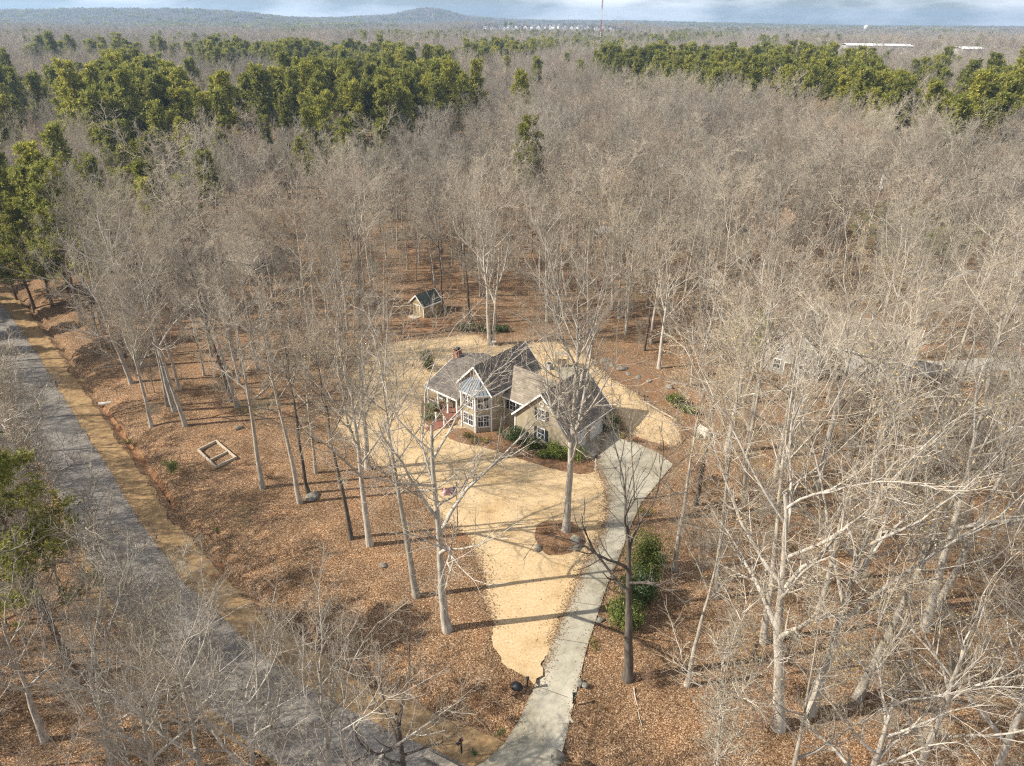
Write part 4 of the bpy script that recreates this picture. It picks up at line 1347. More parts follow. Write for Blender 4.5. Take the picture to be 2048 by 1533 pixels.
def field(step, r0, r1, keep, jit=0.42):
    n = int(2 * r1 / step)
    ax = (np.arange(n) - n / 2) * step
    ay = np.arange(int(-10 / step), int(r1 / step)) * step
    X, Y = np.meshgrid(ax, ay)
    X = X.ravel() + rng.uniform(-jit, jit, X.size) * step
    Y = Y.ravel() + rng.uniform(-jit, jit, Y.size) * step
    r = np.hypot(X, Y)
    k = (r >= r0) & (r < r1) & (rng.random(X.size) < keep)
    k &= (X < Y * 0.82 + 42) & (X > -Y * 0.82 - 75)
    X, Y = X[k], Y[k]
    for (c, rx, ry) in OPEN:
        k = ((X - c[0]) / rx) ** 2 + ((Y - c[1]) / ry) ** 2 > 1
        X, Y = X[k], Y[k]
    return X, Y

X1, Y1 = field(6.5, 24, 240, 0.9, 0.5)
k = allowed(X1, Y1)
X1, Y1 = X1[k], Y1[k]
# keep the nearest strip under the camera open enough to see through
X2, Y2 = field(7.8, 240, 650, 0.95, 0.5)
k = allowed(X2, Y2); X2, Y2 = X2[k], Y2[k]
X3, Y3 = field(11.5, 650, 2300, 0.95)
X4, Y4 = field(30.0, 2300, 6500, 0.95)

# ---- hand-placed trees: foot pixel, pixel on the trunk higher up, crown top pixel row, variant, label
HAND = [
    ((895, 1258), (881, 960), 610, BARE_A[2], 'tall bare tree with a lit trunk beside the tip of the lawn'),
    ((833, 1192), (796, 965), 600, BARE_A[0], 'bare tree leaning over the leaf bank, second trunk from the lawn tip'),
    ((740, 1090), (716, 900), 590, BARE_A[4], 'stout bare tree with a swollen foot in the leaf litter below the flagpole'),
    ((702, 1078), (668, 900), 610, BARE_A[3], 'slim dark bare tree just beside the stout swollen-foot tree'),
    ((600, 1006), (556, 800), 540, BARE_A[1], 'bare tree standing just short of the mossy half-buried boulder'),
    ((617, 986), (592, 830), 590, BARE_A[3], 'thin bare tree rising behind the half-buried boulder'),
    ((525, 976), (488, 760), 520, BARE_A[0], 'leaning bare tree nearest the empty timber bed frame'),
    ((632, 946), (615, 820), 600, BARE_A[7], 'thin bare tree at the upper left edge of the front lawn'),
    ((735, 938), (725, 800), 560, BARE_A[6], 'branchy bare tree at the lawn edge level with the porch'),
    ((1132, 1062), (1140, 880), 480, BARE_LAWN[0], 'broad many-limbed bare tree growing from the lawn island'),
    ((1255, 1357), (1250, 1120), 890, BARE_SNAG[0], 'dark-barked tree with broken crooked limbs beside the driveway'),
    ((978, 690), (972, 590), 320, BARE_TWIN[0], 'huge pale bare tree at the back edge of the lawn behind the house'),
    ((992, 646), (985, 560), 420, BARE_A[0], 'bare tree close behind the huge pale tree'),
    ((938, 642), (930, 520), 330, BARE_A[3], 'straight slim trunk between the shed and the ivy'),
    ((886, 624), (876, 500), 350, BARE_A[3], 'dark straight trunk standing against the shed wall'),
    ((350, 822), (318, 680), 430, BARE_A[2], 'forked bare tree on the bank above the roadside ditch'),
    ((334, 812), (312, 700), 460, BARE_A[7], 'slim bare tree next to the forked tree above the ditch'),
    ((207, 668), (178, 540), 330, BARE_A[0], 'bare tree near the bend of the road below the big pines'),
    ((195, 672), (170, 560), 360, BARE_A[3], 'thin dark tree near the bend of the road below the big pines'),
    ((1432, 1196), (1456, 930), 640, BARE_A[5], 'bare tree hung with seed heads behind the driveway evergreens'),
    ((1527, 1284), (1541, 1159), 560, BARE_A[1], 'bare tree in the right woods opposite the broken dark tree'),
    ((1556, 1452), (1566, 1110), 700, BARE_A[6], 'low-forking pale tree among seedy crowns right of the driveway foot'),
    ((1620, 1424), (1668, 1280), 520, BARE_A[4], 'long leaning trunk in the right woods with spreading top'),
    ((1716, 1396), (1776, 1280), 560, BARE_A[0], 'strongly leaning pale trunk in the right woods'),
    ((1851, 1258), (1900, 1090), 380, BARE_A[2], 'thick leaning trunk in the right woods with a twin beside it'),
    ((1872, 1216), (1940, 1080), 420, BARE_A[1], 'thinner twin beside the thick leaning trunk'),
    ((1634, 1234), (1664, 1110), 600, BARE_A[7], 'slim pale trunk in the middle of the right woods'),
    ((1486, 992), (1516, 770), 500, BARE_A[1], 'tall bare tree beyond the pale block bench'),
    ((1540, 1020), (1570, 850), 480, BARE_A[0], 'second tall bare tree beyond the pale block bench'),
    ((1634, 975), (1686, 780), 440, BARE_A[4], 'seed-hung tree on the slope below the gravel lane'),
    ((1454, 905), (1462, 860), 520, BARE_A[6], 'wide low-branched tree beside the pale block bench'),
    ((1960, 880), (1982, 740), 260, BARE_TWIN[0], 'great forked pale tree below the gravel lane'),
    ((1500, 860), (1520, 740), 430, BARE_LAWN[0], 'broad tree with purple-grey twigs in front of the grey house'),
    ((130, 1306), (75, 1190), 900, BARE_A[3], 'dark leaning trunk across the road from the leaf bank'),
    ((270, 1405), (238, 1316), 1120, BARE_A[7], 'small leaning tree on the far side of the road'),
    ((660, 1600), (648, 1440), 1200, BARE_A[6], 'crown of pale branches reaching over the road beside the driveway mouth'),
    ((820, 1660), (800, 1500), 1310, BARE_SNAG[0], 'sparse crooked crown above the driveway mouth'),
    ((420, 1640), (390, 1500), 1180, BARE_A[2], 'large crown spreading over the road junction'),
    ((1560, 1690), (1580, 1560), 1150, BARE_A[5], 'seed-hung crown low in the right woods near the driveway mouth'),
    ((1800, 1640), (1850, 1500), 1090, BARE_A[4], 'wide seed-hung crown low in the right woods'),
    ((230, 1560), (215, 1450), 1150, BARE_A[2], 'pale many-branched crown across the road from the driveway'),
    ((90, 1480), (60, 1400), 1130, BARE_A[6], 'stout low-forking tree across the road at the lower bend'),
    ((520, 1680), (505, 1560), 1230, BARE_A[2], 'pale wide forked crown over the road junction'),
    ((330, 1700), (310, 1580), 1260, BARE_A[6], 'pale crooked crown across the road near the junction'),
    ((730, 1720), (715, 1600), 1280, BARE_A[2], 'pale forked crown hanging over the driveway mouth'),
    ((1420, 1640), (1430, 1540), 1230, SAPL[0], 'slender pale sapling by the right edge of the driveway mouth'),
    ((1700, 1700), (1730, 1600), 1220, BARE_A[6], 'pale low-forking crown among the seed-hung crowns'),
    ((1960, 1620), (2010, 1500), 1080, BARE_A[2], 'pale forked crown beyond the wide seed-hung crown'),
    ((1268, 1000), (1262, 930), 760, BARE_A[7], 'thin young tree at the top of the drive beside the parking pad'),
    ((560, 1560), (550, 1480), 1330, SAPL[0], 'grey sapling by the road edge'),
]
for (fx, fy), mid, top in (((40, 1130), (25, 1000), 780), ((-50, 1010), (-60, 900), 700), ((120, 1190), (100, 1050), 840), ((-20, 1080), (-30, 950), 740), ((70, 1050), (60, 930), 730), ((215, 1330), (205, 1200), 1000), ((-40, 940), (-50, 840), 690), ((20, 980), (15, 880), 700), ((300, 1420), (290, 1300), 1090), ((360, 1480), (352, 1380), 1180), ((60, 1240), (40, 1100), 930)):
    HAND.append(((fx, fy), mid, top, SAPL[len(HAND) % 2], 'pale slender young tree on the far side of the road', 'young trees across the road'))
hand_xy = []
def fit_tree(foot, mid, top):
    b = at(*foot)
    b.z = tz(b.x, b.y)
    if b.z < -0.2:
        b = at(foot[0], foot[1], b.z)
        b.z = tz(b.x, b.y)
    d = ray(*mid)
    t = b.y / d.y
    p = Vector((0, 0, CAM_H)) + d * t
    lx = (p.x - b.x) / max(p.z - b.z, 1.0)
    d = ray(mid[0], top)
    h = CAM_H + d.z * (b.y / d.y) - b.z
    return b, max(-0.28, min(0.28, lx)), h
for foot, mid, top, var, lb, *grp in HAND:
    b, lx, h = fit_tree(foot, mid, top)
    if not 9 < h < 33:
        print('tree height', lb, round(h, 1))
        h = min(max(h, 9), 31)
    s = h / var[2]
    thing_tree('bare_tree', var, b, rng.uniform(0, 6.28), s, lx * 0.9, 0.0, label=lb, cat='tree', group=(grp[0] if grp else 'bare hardwood trees'))
    hand_xy.append((b.x, b.y))
# second stem of the twin tree behind the house
b, lx, h = fit_tree((984, 688), (996, 590), 400)
thing_tree('bare_tree', BARE_A[2], b, 1.0, 0.95, 0.06, 0.0, label='second stem pressed against the huge pale tree behind the house', cat='tree', group='bare hardwood trees')
hand_xy.append((b.x, b.y))
hand_xy = np.array(hand_xy)

# ---- wild trees near by: the ones that show largest are single things
def far_from_hand(X, Y, dmin=3.4):
    d = np.hypot(X[:, None] - hand_xy[None, :, 0], Y[:, None] - hand_xy[None, :, 1]).min(1)
    return d > dmin
k = far_from_hand(X1, Y1)
X1, Y1 = X1[k], Y1[k]
Z1 = terrain(X1, Y1)
pp = pine_prob(X1, Y1, Z1)
isp1 = rng.random(len(X1)) < pp
isp1 |= (rng.random(len(X1)) < 0.75) & (X1 < -66) & (Y1 > 92) & (Y1 < 150) & (X1 > -125)
# few large trees right under the camera
px, py = project(np.stack([X1, Y1, Z1 + 12], -1))
infr = (px > -1400) & (px < 2270) & (py > -50) & (py < 1850)
r1 = np.hypot(X1, Y1)
thin = ((Y1 < 46) & (rng.random(len(X1)) < 0.45) & (X1 > -35)) | ((X1 > 16) & (Y1 < 75) & (rng.random(len(X1)) < 0.25))
infr &= ~thin
X1, Y1, Z1, isp1, r1, px, py = (a[infr] for a in (X1, Y1, Z1, isp1, r1, px, py))

LOOKS_A = ['straight', 'high-crowned', 'pale forked', 'slim dark', 'spreading seed-hung', 'straight seed-hung', 'low-forking stout', 'thin young', 'tall broad-crowned', 'dark low-branched']
LOOKS_B = ['straight', 'reddish-twigged', 'pale forked', 'slim', 'pale spreading', 'dark-barked', 'tall broad-crowned']
MARKS = [(at(*p), t) for p, t in (((860, 615), 'the green-roofed shed'), ((970, 665), 'the ivy mounds'), ((1240, 735), 'the garden boulders'), ((1400, 870), 'the pale block bench'),
         ((1421, 585), 'the white storage hut'), ((1190, 475), 'the tiny pale-roofed shed'), ((1590, 740), 'the grey neighbouring house'), ((1900, 735), 'the gravel lane'),
         ((520, 520), 'the brown-roofed house'), ((435, 910), 'the timber bed frame'), ((100, 610), 'the pines at the road bend'), ((1270, 1180), 'the driveway evergreens'),
         ((1352, 810), 'the rhododendrons'), ((213, 811), 'the culvert pipe'), ((1960, 548), 'the far gravel track'), ((1828, 392), 'the tall white gabled house'), ((1052, 470), 'the solitary pine'))]
def zone_label(x, y, d, look, marks=None):
    if d < -5 and x < 0:
        side = 'across the road from '
    else:
        side = None
    m = min(marks or MARKS, key=lambda q: (q[0].x - x) ** 2 + (q[0].y - y) ** 2)
    ds = math.hypot(m[0].x - x, m[0].y - y)
    rel = side or ('close to ' if ds < 11 else ('in the woods near ' if ds < 24 else 'in the woods well away from '))
    if not side and ds >= 11:
        if y > m[0].y + 9: rel = 'in the woods some way behind '
        elif y < m[0].y - 9: rel = 'in the woods some way before '
    return look + ' bare tree ' + rel + m[1], 'bare trees around ' + m[1]

order = np.argsort(r1)
nb, npine = 0, 0
stuff_b, stuff_p = [], []
dd1 = road_d(X1, Y1)
for i in order:
    x, y, z = X1[i], Y1[i], Z1[i]
    s = float(np.clip(rng.normal(0.94, 0.16), 0.55, 1.22)) * (1.0 if r1[i] < 130 else (0.85 if x < 0 else 0.95))
    rz = float(rng.uniform(0, 6.28))
    lx, ly = rng.normal(0, 0.045, 2)
    onscreen = -60 < px[i] < 2108 and -30 < py[i] < 1650
    if isp1[i]:
        if npine < 150 and onscreen:
            v = PINE_A[rng.integers(3)] if r1[i] < 130 else PINE_B[rng.integers(4)]
            lb = zone_label(x, y, dd1[i], 'green')
            lb = (lb[0].replace('bare tree', 'pine'), lb[1].replace('bare trees', 'pines'))
            thing_tree('pine_tree', v, (x, y, z), rz, s, lx, ly, label=lb[0], cat='pine', group=lb[1])
            npine += 1
        else:
            stuff_p.append((x, y, z, s, rz, int(rng.integers(4))))
        continue
    if nb < 255 and onscreen:
        kv = int(rng.integers(10)) if r1[i] < 125 else int(rng.integers(7))
        v = BARE_A[kv] if r1[i] < 125 else BARE_B[kv]
        lb = zone_label(x, y, dd1[i], (LOOKS_A if r1[i] < 125 else LOOKS_B)[kv])
        thing_tree('bare_tree', v, (x, y, z), rz, s, lx, ly, label=lb[0], cat='tree', group=lb[1])
        nb += 1
    else:
        stuff_b.append((x, y, z, s, rz, int(rng.integers(7))))
print('bare trees', nb + len(HAND), 'near pines', npine, 'stuff', len(stuff_b), len(stuff_p))

# ---- near pines placed by hand
for foot, mid, top, lb in (((150, 1345), (60, 1170), 850, 'leaning pine with open green tufts on the far side of the road'),
                           ((70, 622), (50, 560), 330, 'big dense pine beside the far bend of the road'),
                           ((165, 640), (118, 480), 315, 'tall pine with a bare dark lower trunk at the road bend'),
                           ((105, 612), (60, 470), 345, 'dense pine just behind the tall one at the road bend'),
                           ((-30, 560), (-50, 480), 340, 'pine on the far side of the road bend'),
                           ((1052, 470), (1050, 380), 205, 'solitary pine rising among bare trees behind the house'),
                           ((34, 600), (10, 540), 400, 'short full pine on the verge at the road bend')):
    b, lx, h = fit_tree(foot, mid, top)
    h = min(max(h, 14), 29)
    thing_tree('pine_tree', PINE_A[0] if 'dense' in lb or 'short' in lb or 'far side of the road bend' in lb else (PINE_A[2] if 'open' in lb else PINE_A[1]), b, rng.uniform(0, 6), h / 25, lx, 0.0, label=lb, cat='pine', group='pines near the road')

# ---- woods too many to count: one object of scattered trees each
def src_obj(name, var):
    me_t, me_c = var[0], var[1]
    mats = list(me_c.materials)
    V, Q, MI, o = [], [], [], 0
    for me in (me_t, me_c):
        n = len(me.vertices)
        v = np.empty(n * 3, np.float32); me.vertices.foreach_get('co', v)
        nq = len(me.polygons)
        q = np.empty(nq * 4, np.int32); me.loops.foreach_get('vertex_index', q)
        mi = np.empty(nq, np.int32); me.polygons.foreach_get('material_index', mi)
        V.append(v.reshape(-1, 3)); Q.append(q.reshape(-1, 4) + o); MI.append(mi); o += n
    m = np_mesh(name, np.concatenate(V), [np.concatenate(Q)], mats, np.concatenate(MI), True)
    return bpy.data.objects.new(name, m)

def scatter(name, pts, sources, label, cat=None, zs=None):
    """pts: rows x, y, z, scale, rot, index -> one 'stuff' object whose nodes set a tree on every point"""
    P = np.array(pts, float)
    me = bpy.data.meshes.new(name)
    me.vertices.add(len(P))
    me.vertices.foreach_set('co', P[:, :3].astype(np.float32).ravel())
    a = me.attributes.new('scl', 'FLOAT', 'POINT'); a.data.foreach_set('value', P[:, 3].astype(np.float32))
    a = me.attributes.new('rot', 'FLOAT_VECTOR', 'POINT')
    rot = np.stack([rng.normal(0, 0.04, len(P)), rng.normal(0, 0.04, len(P)), P[:, 4]], 1)
    a.data.foreach_set('vector', rot.astype(np.float32).ravel())
    a = me.attributes.new('idx', 'INT', 'POINT'); a.data.foreach_set('value', P[:, 5].astype(np.int32))
    o = link(name, me, label=label, kind='stuff')
    if cat: o['category'] = cat
    ng = bpy.data.node_groups.new(name + '_nodes', 'GeometryNodeTree')
    ng.interface.new_socket('Geometry', in_out='INPUT', socket_type='NodeSocketGeometry')
    ng.interface.new_socket('Geometry', in_out='OUTPUT', socket_type='NodeSocketGeometry')
    gi, go = ng.nodes.new('NodeGroupInput'), ng.nodes.new('NodeGroupOutput')
    ip = ng.nodes.new('GeometryNodeInstanceOnPoints')
    jn = ng.nodes.new('GeometryNodeJoinGeometry')
    for s in reversed(sources):
        oi = ng.nodes.new('GeometryNodeObjectInfo')
        oi.inputs['Object'].default_value = s
        oi.inputs['As Instance'].default_value = True
        ng.links.new(oi.outputs['Geometry'], jn.inputs['Geometry'])
    def attr(n, t):
        x = ng.nodes.new('GeometryNodeInputNamedAttribute')
        x.data_type = t
        x.inputs['Name'].default_value = n
        return x.outputs['Attribute']
    ng.links.new(gi.outputs[0], ip.inputs['Points'])
    ng.links.new(jn.outputs[0], ip.inputs['Instance'])
    ip.inputs['Pick Instance'].default_value = True
    ng.links.new(attr('idx', 'INT'), ip.inputs['Instance Index'])
    er = ng.nodes.new('FunctionNodeEulerToRotation')
    ng.links.new(attr('rot', 'FLOAT_VECTOR'), er.inputs[0])
    ng.links.new(er.outputs[0], ip.inputs['Rotation'])
    ng.links.new(attr('scl', 'FLOAT'), ip.inputs['Scale'])
    ng.links.new(ip.outputs[0], go.inputs[0])
    md = o.modifiers.new('scatter', 'NODES')
    md.node_group = ng
    return o

SB = [src_obj('bare_tree_source', v) for v in BARE_B]
SC_ = [src_obj('bare_tree_source', v) for v in BARE_C]
PB = [src_obj('pine_source', v) for v in PINE_B]
PC = [src_obj('pine_source', v) for v in PINE_C]

def rows(X, Y, nvar, smin=0.75, smax=1.15, sink=0.0):
    Z = terrain(X, Y) - sink
    return np.stack([X, Y, Z, rng.uniform(smin, smax, len(X)), rng.uniform(0, 6.28, len(X)), rng.integers(0, nvar, len(X))], 1)

# middle woods
Z2 = terrain(X2, Y2)
p2 = rng.random(len(X2)) < pine_prob(X2, Y2, Z2)
Xp, Yp = X2[p2], Y2[p2]
rp_ = np.hypot(Xp, Yp)
o_ = np.argsort(rp_)
MARKS2 = [(Vector((240, 386, 0)), 'the lattice pylon'), (Vector((225, 296, 0)), 'the utility pole'), (at(1345, 325), 'the bright white gable'), (Vector((-150, 280, 0)), 'the pine-fringed road'), (Vector((-60, 330, 0)), 'the middle green stand'), (Vector((-200, 380, 0)), 'the outer green stand')]
n_ind = 0
for i in o_:
    x, y = Xp[i], Yp[i]
    px_, py_ = project(np.array([x, y, 17.0]))
    if n_ind < 140 and -20 < px_ < 2068 and 40 < py_:
        kv = int(rng.integers(4))
        lb = zone_label(x, y, 99, ['tall', 'broad', 'narrow', 'short full'][kv] + ' belt', MARKS + MARKS2)
        lb = (lb[0].replace('bare tree', 'pine'), lb[1].replace('bare trees', 'belt pines'))
        thing_tree('pine_tree', PINE_B[kv], (x, y, tz(x, y)), float(rng.uniform(0, 6.28)), float(rng.uniform(1.0, 1.35)), 0, 0, label=lb[0], cat='pine', group=lb[1])
        n_ind += 1
    else:
        stuff_p.append((x, y, tz(x, y), float(rng.uniform(1.0, 1.35)), float(rng.uniform(0, 6.28)), int(rng.integers(4))))
print('belt pines', n_ind)
rb_ = rows(X2[~p2], Y2[~p2], 7, 0.75, 1.12)
rb_[:, 3] *= np.where((rb_[:, 0] < 40) & (np.hypot(rb_[:, 0], rb_[:, 1]) < 420), 0.82, 1.0)
mid_b = np.concatenate([np.array(stuff_b, float).reshape(-1, 6), rb_])
scatter('bare_woods', mid_b, SB, 'grey-brown leafless woods stretching behind the clearing')
if len(stuff_p):
    scatter('pine_woods', np.array(stuff_p, float), PB, 'green pine stands scattered through the grey woods')
# far woods
Z3 = terrain(X3, Y3)
p3 = rng.random(len(X3)) < pine_prob(X3, Y3, Z3) * 0.7
scatter('far_bare_woods', rows(X3[~p3], Y3[~p3], 4, 0.75, 1.15), SC_, 'hazy grey woods covering the distant plain')
scatter('far_pine_woods', rows(X3[p3], Y3[p3], 3, 0.85, 1.12), PC, 'dark green pine patches on the distant plain')
# horizon woods: groves
def grove(name, base, n, seed, rad):
    g = np.random.default_rng(seed)
    V, Q, MI, o = [], [], [], 0
    me = base.data
    nv, nq = len(me.vertices), len(me.polygons)
    v = np.empty(nv * 3, np.float32); me.vertices.foreach_get('co', v); v = v.reshape(-1, 3)
    q = np.empty(nq * 4, np.int32); me.loops.foreach_get('vertex_index', q); q = q.reshape(-1, 4)
    mi = np.empty(nq, np.int32); me.polygons.foreach_get('material_index', mi)
    for k in range(n):
        a, rr = g.random() * 6.28, rad * math.sqrt(g.random())
        c, s = math.cos(a * 3), math.sin(a * 3)
        w = v * g.uniform(0.8, 1.15)
        w = np.stack([w[:, 0] * c - w[:, 1] * s + math.cos(a) * rr, w[:, 0] * s + w[:, 1] * c + math.sin(a) * rr, w[:, 2]], 1)
        V.append(w); Q.append(q + o); MI.append(mi); o += nv
    m = np_mesh(name, np.concatenate(V), [np.concatenate(Q)], list(me.materials), np.concatenate(MI), True)
    return bpy.data.objects.new(name, m)
BARE_D = variants([dict(seed=111, H=24, r=0.5, crown0=0.3, nl=9, spread=46, lod=3, n2=9, tw=26.0), dict(seed=112, H=24, r=0.5, crown0=0.3, nl=9, spread=46, lod=3, n2=9, tw=26.0)], [BARKS, BARKS_R], 'bare')
PINE_D = variants([dict(seed=115, H=23, crown0=0.3, lod=3, wide=0.24)], [PINEM], 'pine')
GD = [grove('grove_source', src_obj('g', BARE_D[0]), 7, 1, 20), grove('grove_source', src_obj('g', BARE_D[1]), 7, 2, 20)]
GP = [grove('grove_source', src_obj('g', PINE_D[0]), 8, 3, 18)]
Z4 = terrain(X4, Y4)
p4 = rng.random(len(X4)) < np.maximum(pine_prob(X4, Y4, Z4), 0.12)
scatter('horizon_woods', rows(X4[~p4], Y4[~p4], 2, 0.85, 1.15), GD, 'blue-grey woods on the horizon hills')
scatter('horizon_pines', rows(X4[p4], Y4[p4], 1, 0.85, 1.15), GP, 'dark pine groves on the horizon hills')

# ---- undergrowth: saplings and brush between the trunks
SU = [src_obj('sapling_source', v) for v in SAPL]
BR = variants([dict(seed=121, H=2.4, r=0.022, crown0=0.05, nl=10, spread=46, lod=1, n2=4, n3=4, n4=3, lf=0.6, tw=0.8),
               dict(seed=122, H=1.9, r=0.022, crown0=0.05, nl=10, spread=52, lod=1, n2=4, n3=4, n4=3, lf=0.7, tw=0.8, leafy=True)], [BARKS, BARKS_R], 'bare')
SU += [src_obj('brush_source', v) for v in BR]
Xu, Yu = field(3.4, 24, 190, 0.75)
k = allowed(Xu, Yu); Xu, Yu = Xu[k], Yu[k]
dens = 0.30 + 0.35 * (Xu > 16) + 0.25 * (np.sin(Xu / 9) * np.cos(Yu / 11) > 0.1)
k = rng.random(len(Xu)) < dens; Xu, Yu = Xu[k], Yu[k]
ru = rows(Xu, Yu, 4, 0.6, 1.2)
ru[:, 5] = rng.choice(4, len(ru), p=[0.25, 0.23, 0.27, 0.25])
scatter('undergrowth', ru, SU, 'thin leafless saplings and brush between the trunks')

# ------------------------------------------------------------------ shrubs, boulders, yard things
def leaf_mass(g, n, dims, size, lumps=7, flat=1.0):
    """leaf-sized faces through a lumpy volume sitting on z = 0"""
    a, b, h = dims
    L = nrm(g.normal(0, 1, (lumps, 3))) * (0.55 + 0.65 * g.random((lumps, 1))) * np.array([a * 0.62, b * 0.62, h * 0.33]) + np.array([0, 0, h * 0.5])
    Rr = g.uniform(0.2, 0.62, lumps) if lumps > 12 else g.uniform(0.3, 0.62, lumps)
    k = g.integers(0, lumps, n)
    d = nrm(g.normal(0, 1, (n, 3)))
    rr = g.random(n) ** 0.28
    C = L[k] + d * (rr * Rr[k])[:, None] * np.array([a, b, h * 0.8])
    C[:, 2] = np.maximum(C[:, 2], 0.03)
    o = nrm(d + g.normal(0, 0.55, (n, 3)))
    t1 = nrm(np.cross(o, g.normal(0, 1, (n, 3))))
    t2 = np.cross(o, t1)
    s = size * g.uniform(0.6, 1.4, (n, 1))
    V = np.stack([C + t1 * s, C + t2 * s * 0.5, C - t1 * s, C - t2 * s * 0.5], 1).reshape(-1, 3)
    return V, np.arange(n * 4).reshape(-1, 4)

def stems_mesh(g, dims, n=9):
    a, b, h = dims
    T = np.zeros((n, 4, 3))
    for i in range(n):
        e = nrm(g.normal(0, 1, 3)) * [a * 0.6, b * 0.6, 0.1]
        for k in range(4):
            T[i, k] = e * (k / 3) + [0, 0, h * 0.75 * k / 3 - 0.08]
            T[i, k, :2] += g.normal(0, 0.03, 2)
    return tubes(T, np.repeat(np.linspace(0.035, 0.01, 4)[None], n, 0), 4)

def shrub(label, px, dims, mat, n=900, size=0.07, seed=0, rz=0.0, name='shrub', group=None, lumps=7, cat='shrub', z=0.0):
    g = np.random.default_rng(seed + 1000)
    p = at(*px)
    e = empty(name, (p.x, p.y, z), rz, label=label, cat=cat, group=group)
    V, Q = leaf_mass(g, n, dims, size, lumps)
    link('foliage', np_mesh('foliage', V, [Q], [mat]), e)
    v, q = stems_mesh(g, dims)
    link('stems', np_mesh('stems', v, [q], [M['bark_dark']]), e)
    return e

LD, LM, LG, LR = M['leaf_dark'], M['leaf_mid'], M['leaf_gold'], M['leaf_rust']
shrub('round dark evergreen behind the left wing of the house', (855, 738), (1.9, 1.9, 2.9), LD, 2400, 0.08, 1, lumps=10)
shrub('low bright green bush beside the first porch post', (868, 818), (1.9, 1.3, 1.3), LM, 1700, 0.07, 2, lumps=9)
shrub('low olive bush spreading before the porch steps', (862, 838), (1.5, 1.1, 0.9), LM, 1100, 0.07, 3)
shrub('golden low bush at the foot of the bay', (935, 876), (1.2, 0.8, 0.8), LG, 900, 0.06, 4)
shrub('second golden bush by the corner of the bay', (952, 884), (1.1, 0.8, 0.75), LG, 900, 0.06, 5)
shrub('small golden bush past the corner of the bay', (970, 884), (0.8, 0.7, 0.6), LG, 600, 0.06, 6)
for i, (px, dm, mt, lb) in enumerate([
    ((1022, 880), (1.9, 1.5, 2.0), LD, 'dark evergreen shrub at the inner corner beside the bay'),
    ((1046, 892), (2.0, 1.5, 2.2), LD, 'loose dark evergreen under the left half of the garage gable'),
    ((1072, 902), (1.9, 1.5, 2.0), LD, 'dark evergreen right under the garage gable window'),
    ((1096, 910), (1.8, 1.4, 1.8), LM, 'mid green shrub past the garage gable window'),
    ((1120, 916), (1.7, 1.4, 1.8), LM, 'bright green shrub near the garage front corner'),
    ((1154, 918), (1.1, 1.0, 2.0), LM, 'tall yellow-green shrub at the garage front corner by the lamp post')]):
    shrub(lb, px, dm, mt, 2600, 0.08, 10 + i, group='foundation shrubs')
shrub('large dark ball-shaped evergreen at the far end of the garage', (1222, 862), (1.45, 1.45, 3.0), LD, 2600, 0.08, 20, lumps=12)
shrub('small golden green shrub at the corner of the parking pad', (1249, 876), (0.95, 0.85, 1.2), LG, 1100, 0.06, 21)
shrub('rusty low shrub beside the parking pad edge', (1268, 884), (1.0, 0.7, 0.8), LR, 700, 0.06, 22)
shrub('thin reddish bush on the far side of the parking pad', (1322, 900), (1.3, 0.9, 1.2), LR, 650, 0.05, 23)
shrub('broad yellow-green rhododendron in the boulder bed', (1352, 812), (2.0, 1.5, 1.7), LM, 2000, 0.10, 24, lumps=10)
shrub('second rhododendron clump further down the boulder bed', (1378, 826), (1.4, 1.2, 1.4), LM, 1300, 0.10, 25)
shrub('small dark twiggy shrub in the middle of the boulder bed', (1289, 795), (0.5, 0.5, 0.6), LR, 350, 0.05, 26)
shrub('tall bright evergreen beside the driveway, the upper of the row', (1290, 1152), (2.3, 2.1, 4.6), LM, 9500, 0.085, 27, lumps=22)
shrub('shaded evergreen in the middle of the driveway row', (1272, 1200), (2.1, 1.9, 3.6), LD, 8000, 0.085, 28, lumps=20)
shrub('bright yellow-green evergreen at the lower end of the driveway row', (1248, 1254), (1.7, 1.6, 3.0), LM, 7000, 0.085, 29, lumps=18)
shrub('low olive bush by the drive above the evergreen row', (1292, 1032), (1.1, 0.9, 0.9), LG, 800, 0.06, 30)
shrub('thin yellowish ground plant below the evergreen row', (1188, 1290), (0.8, 1.0, 0.4), LG, 350, 0.05, 31)
shrub('dark olive bush on the bank below the timber bed frame', (342, 942), (1.2, 1.1, 1.5), LM, 1300, 0.07, 32, z=-0.1)
shrub('brown twiggy bush against the leaning tree by the bed frame', (538, 958), (1.0, 0.9, 1.5), LR, 600, 0.05, 33)
shrub('tiny bright green plant low on the leaf bank', (436, 1066), (0.5, 0.4, 0.6), LM, 240, 0.05, 34)
shrub('tiny green plant by the red soil near the verge', (252, 872), (0.7, 0.5, 0.7), LM, 280, 0.05, 35, z=-1.2)
# ivy over the old stump and logs near the huge tree
for i, (px, dm, lb) in enumerate([((938, 662), (2.6, 1.4, 1.5), 'dark ivy mound between slim trunk and huge pale tree'),
                                  ((972, 664), (2.2, 1.5, 1.2), 'ivy covering the ground at the foot of the huge pale tree'),
                                  ((1002, 662), (1.6, 1.2, 1.0), 'small ivy clump on the far side of the huge pale tree')]):
    shrub(lb, px, dm, LD, 2000, 0.08, 40 + i, name='ivy_mound', cat='ivy', lumps=9)
shrub('mossy green tuft at the drive mouth beside the log edging', (1000, 1468), (0.6, 0.5, 0.4), LM, 260, 0.05, 45)
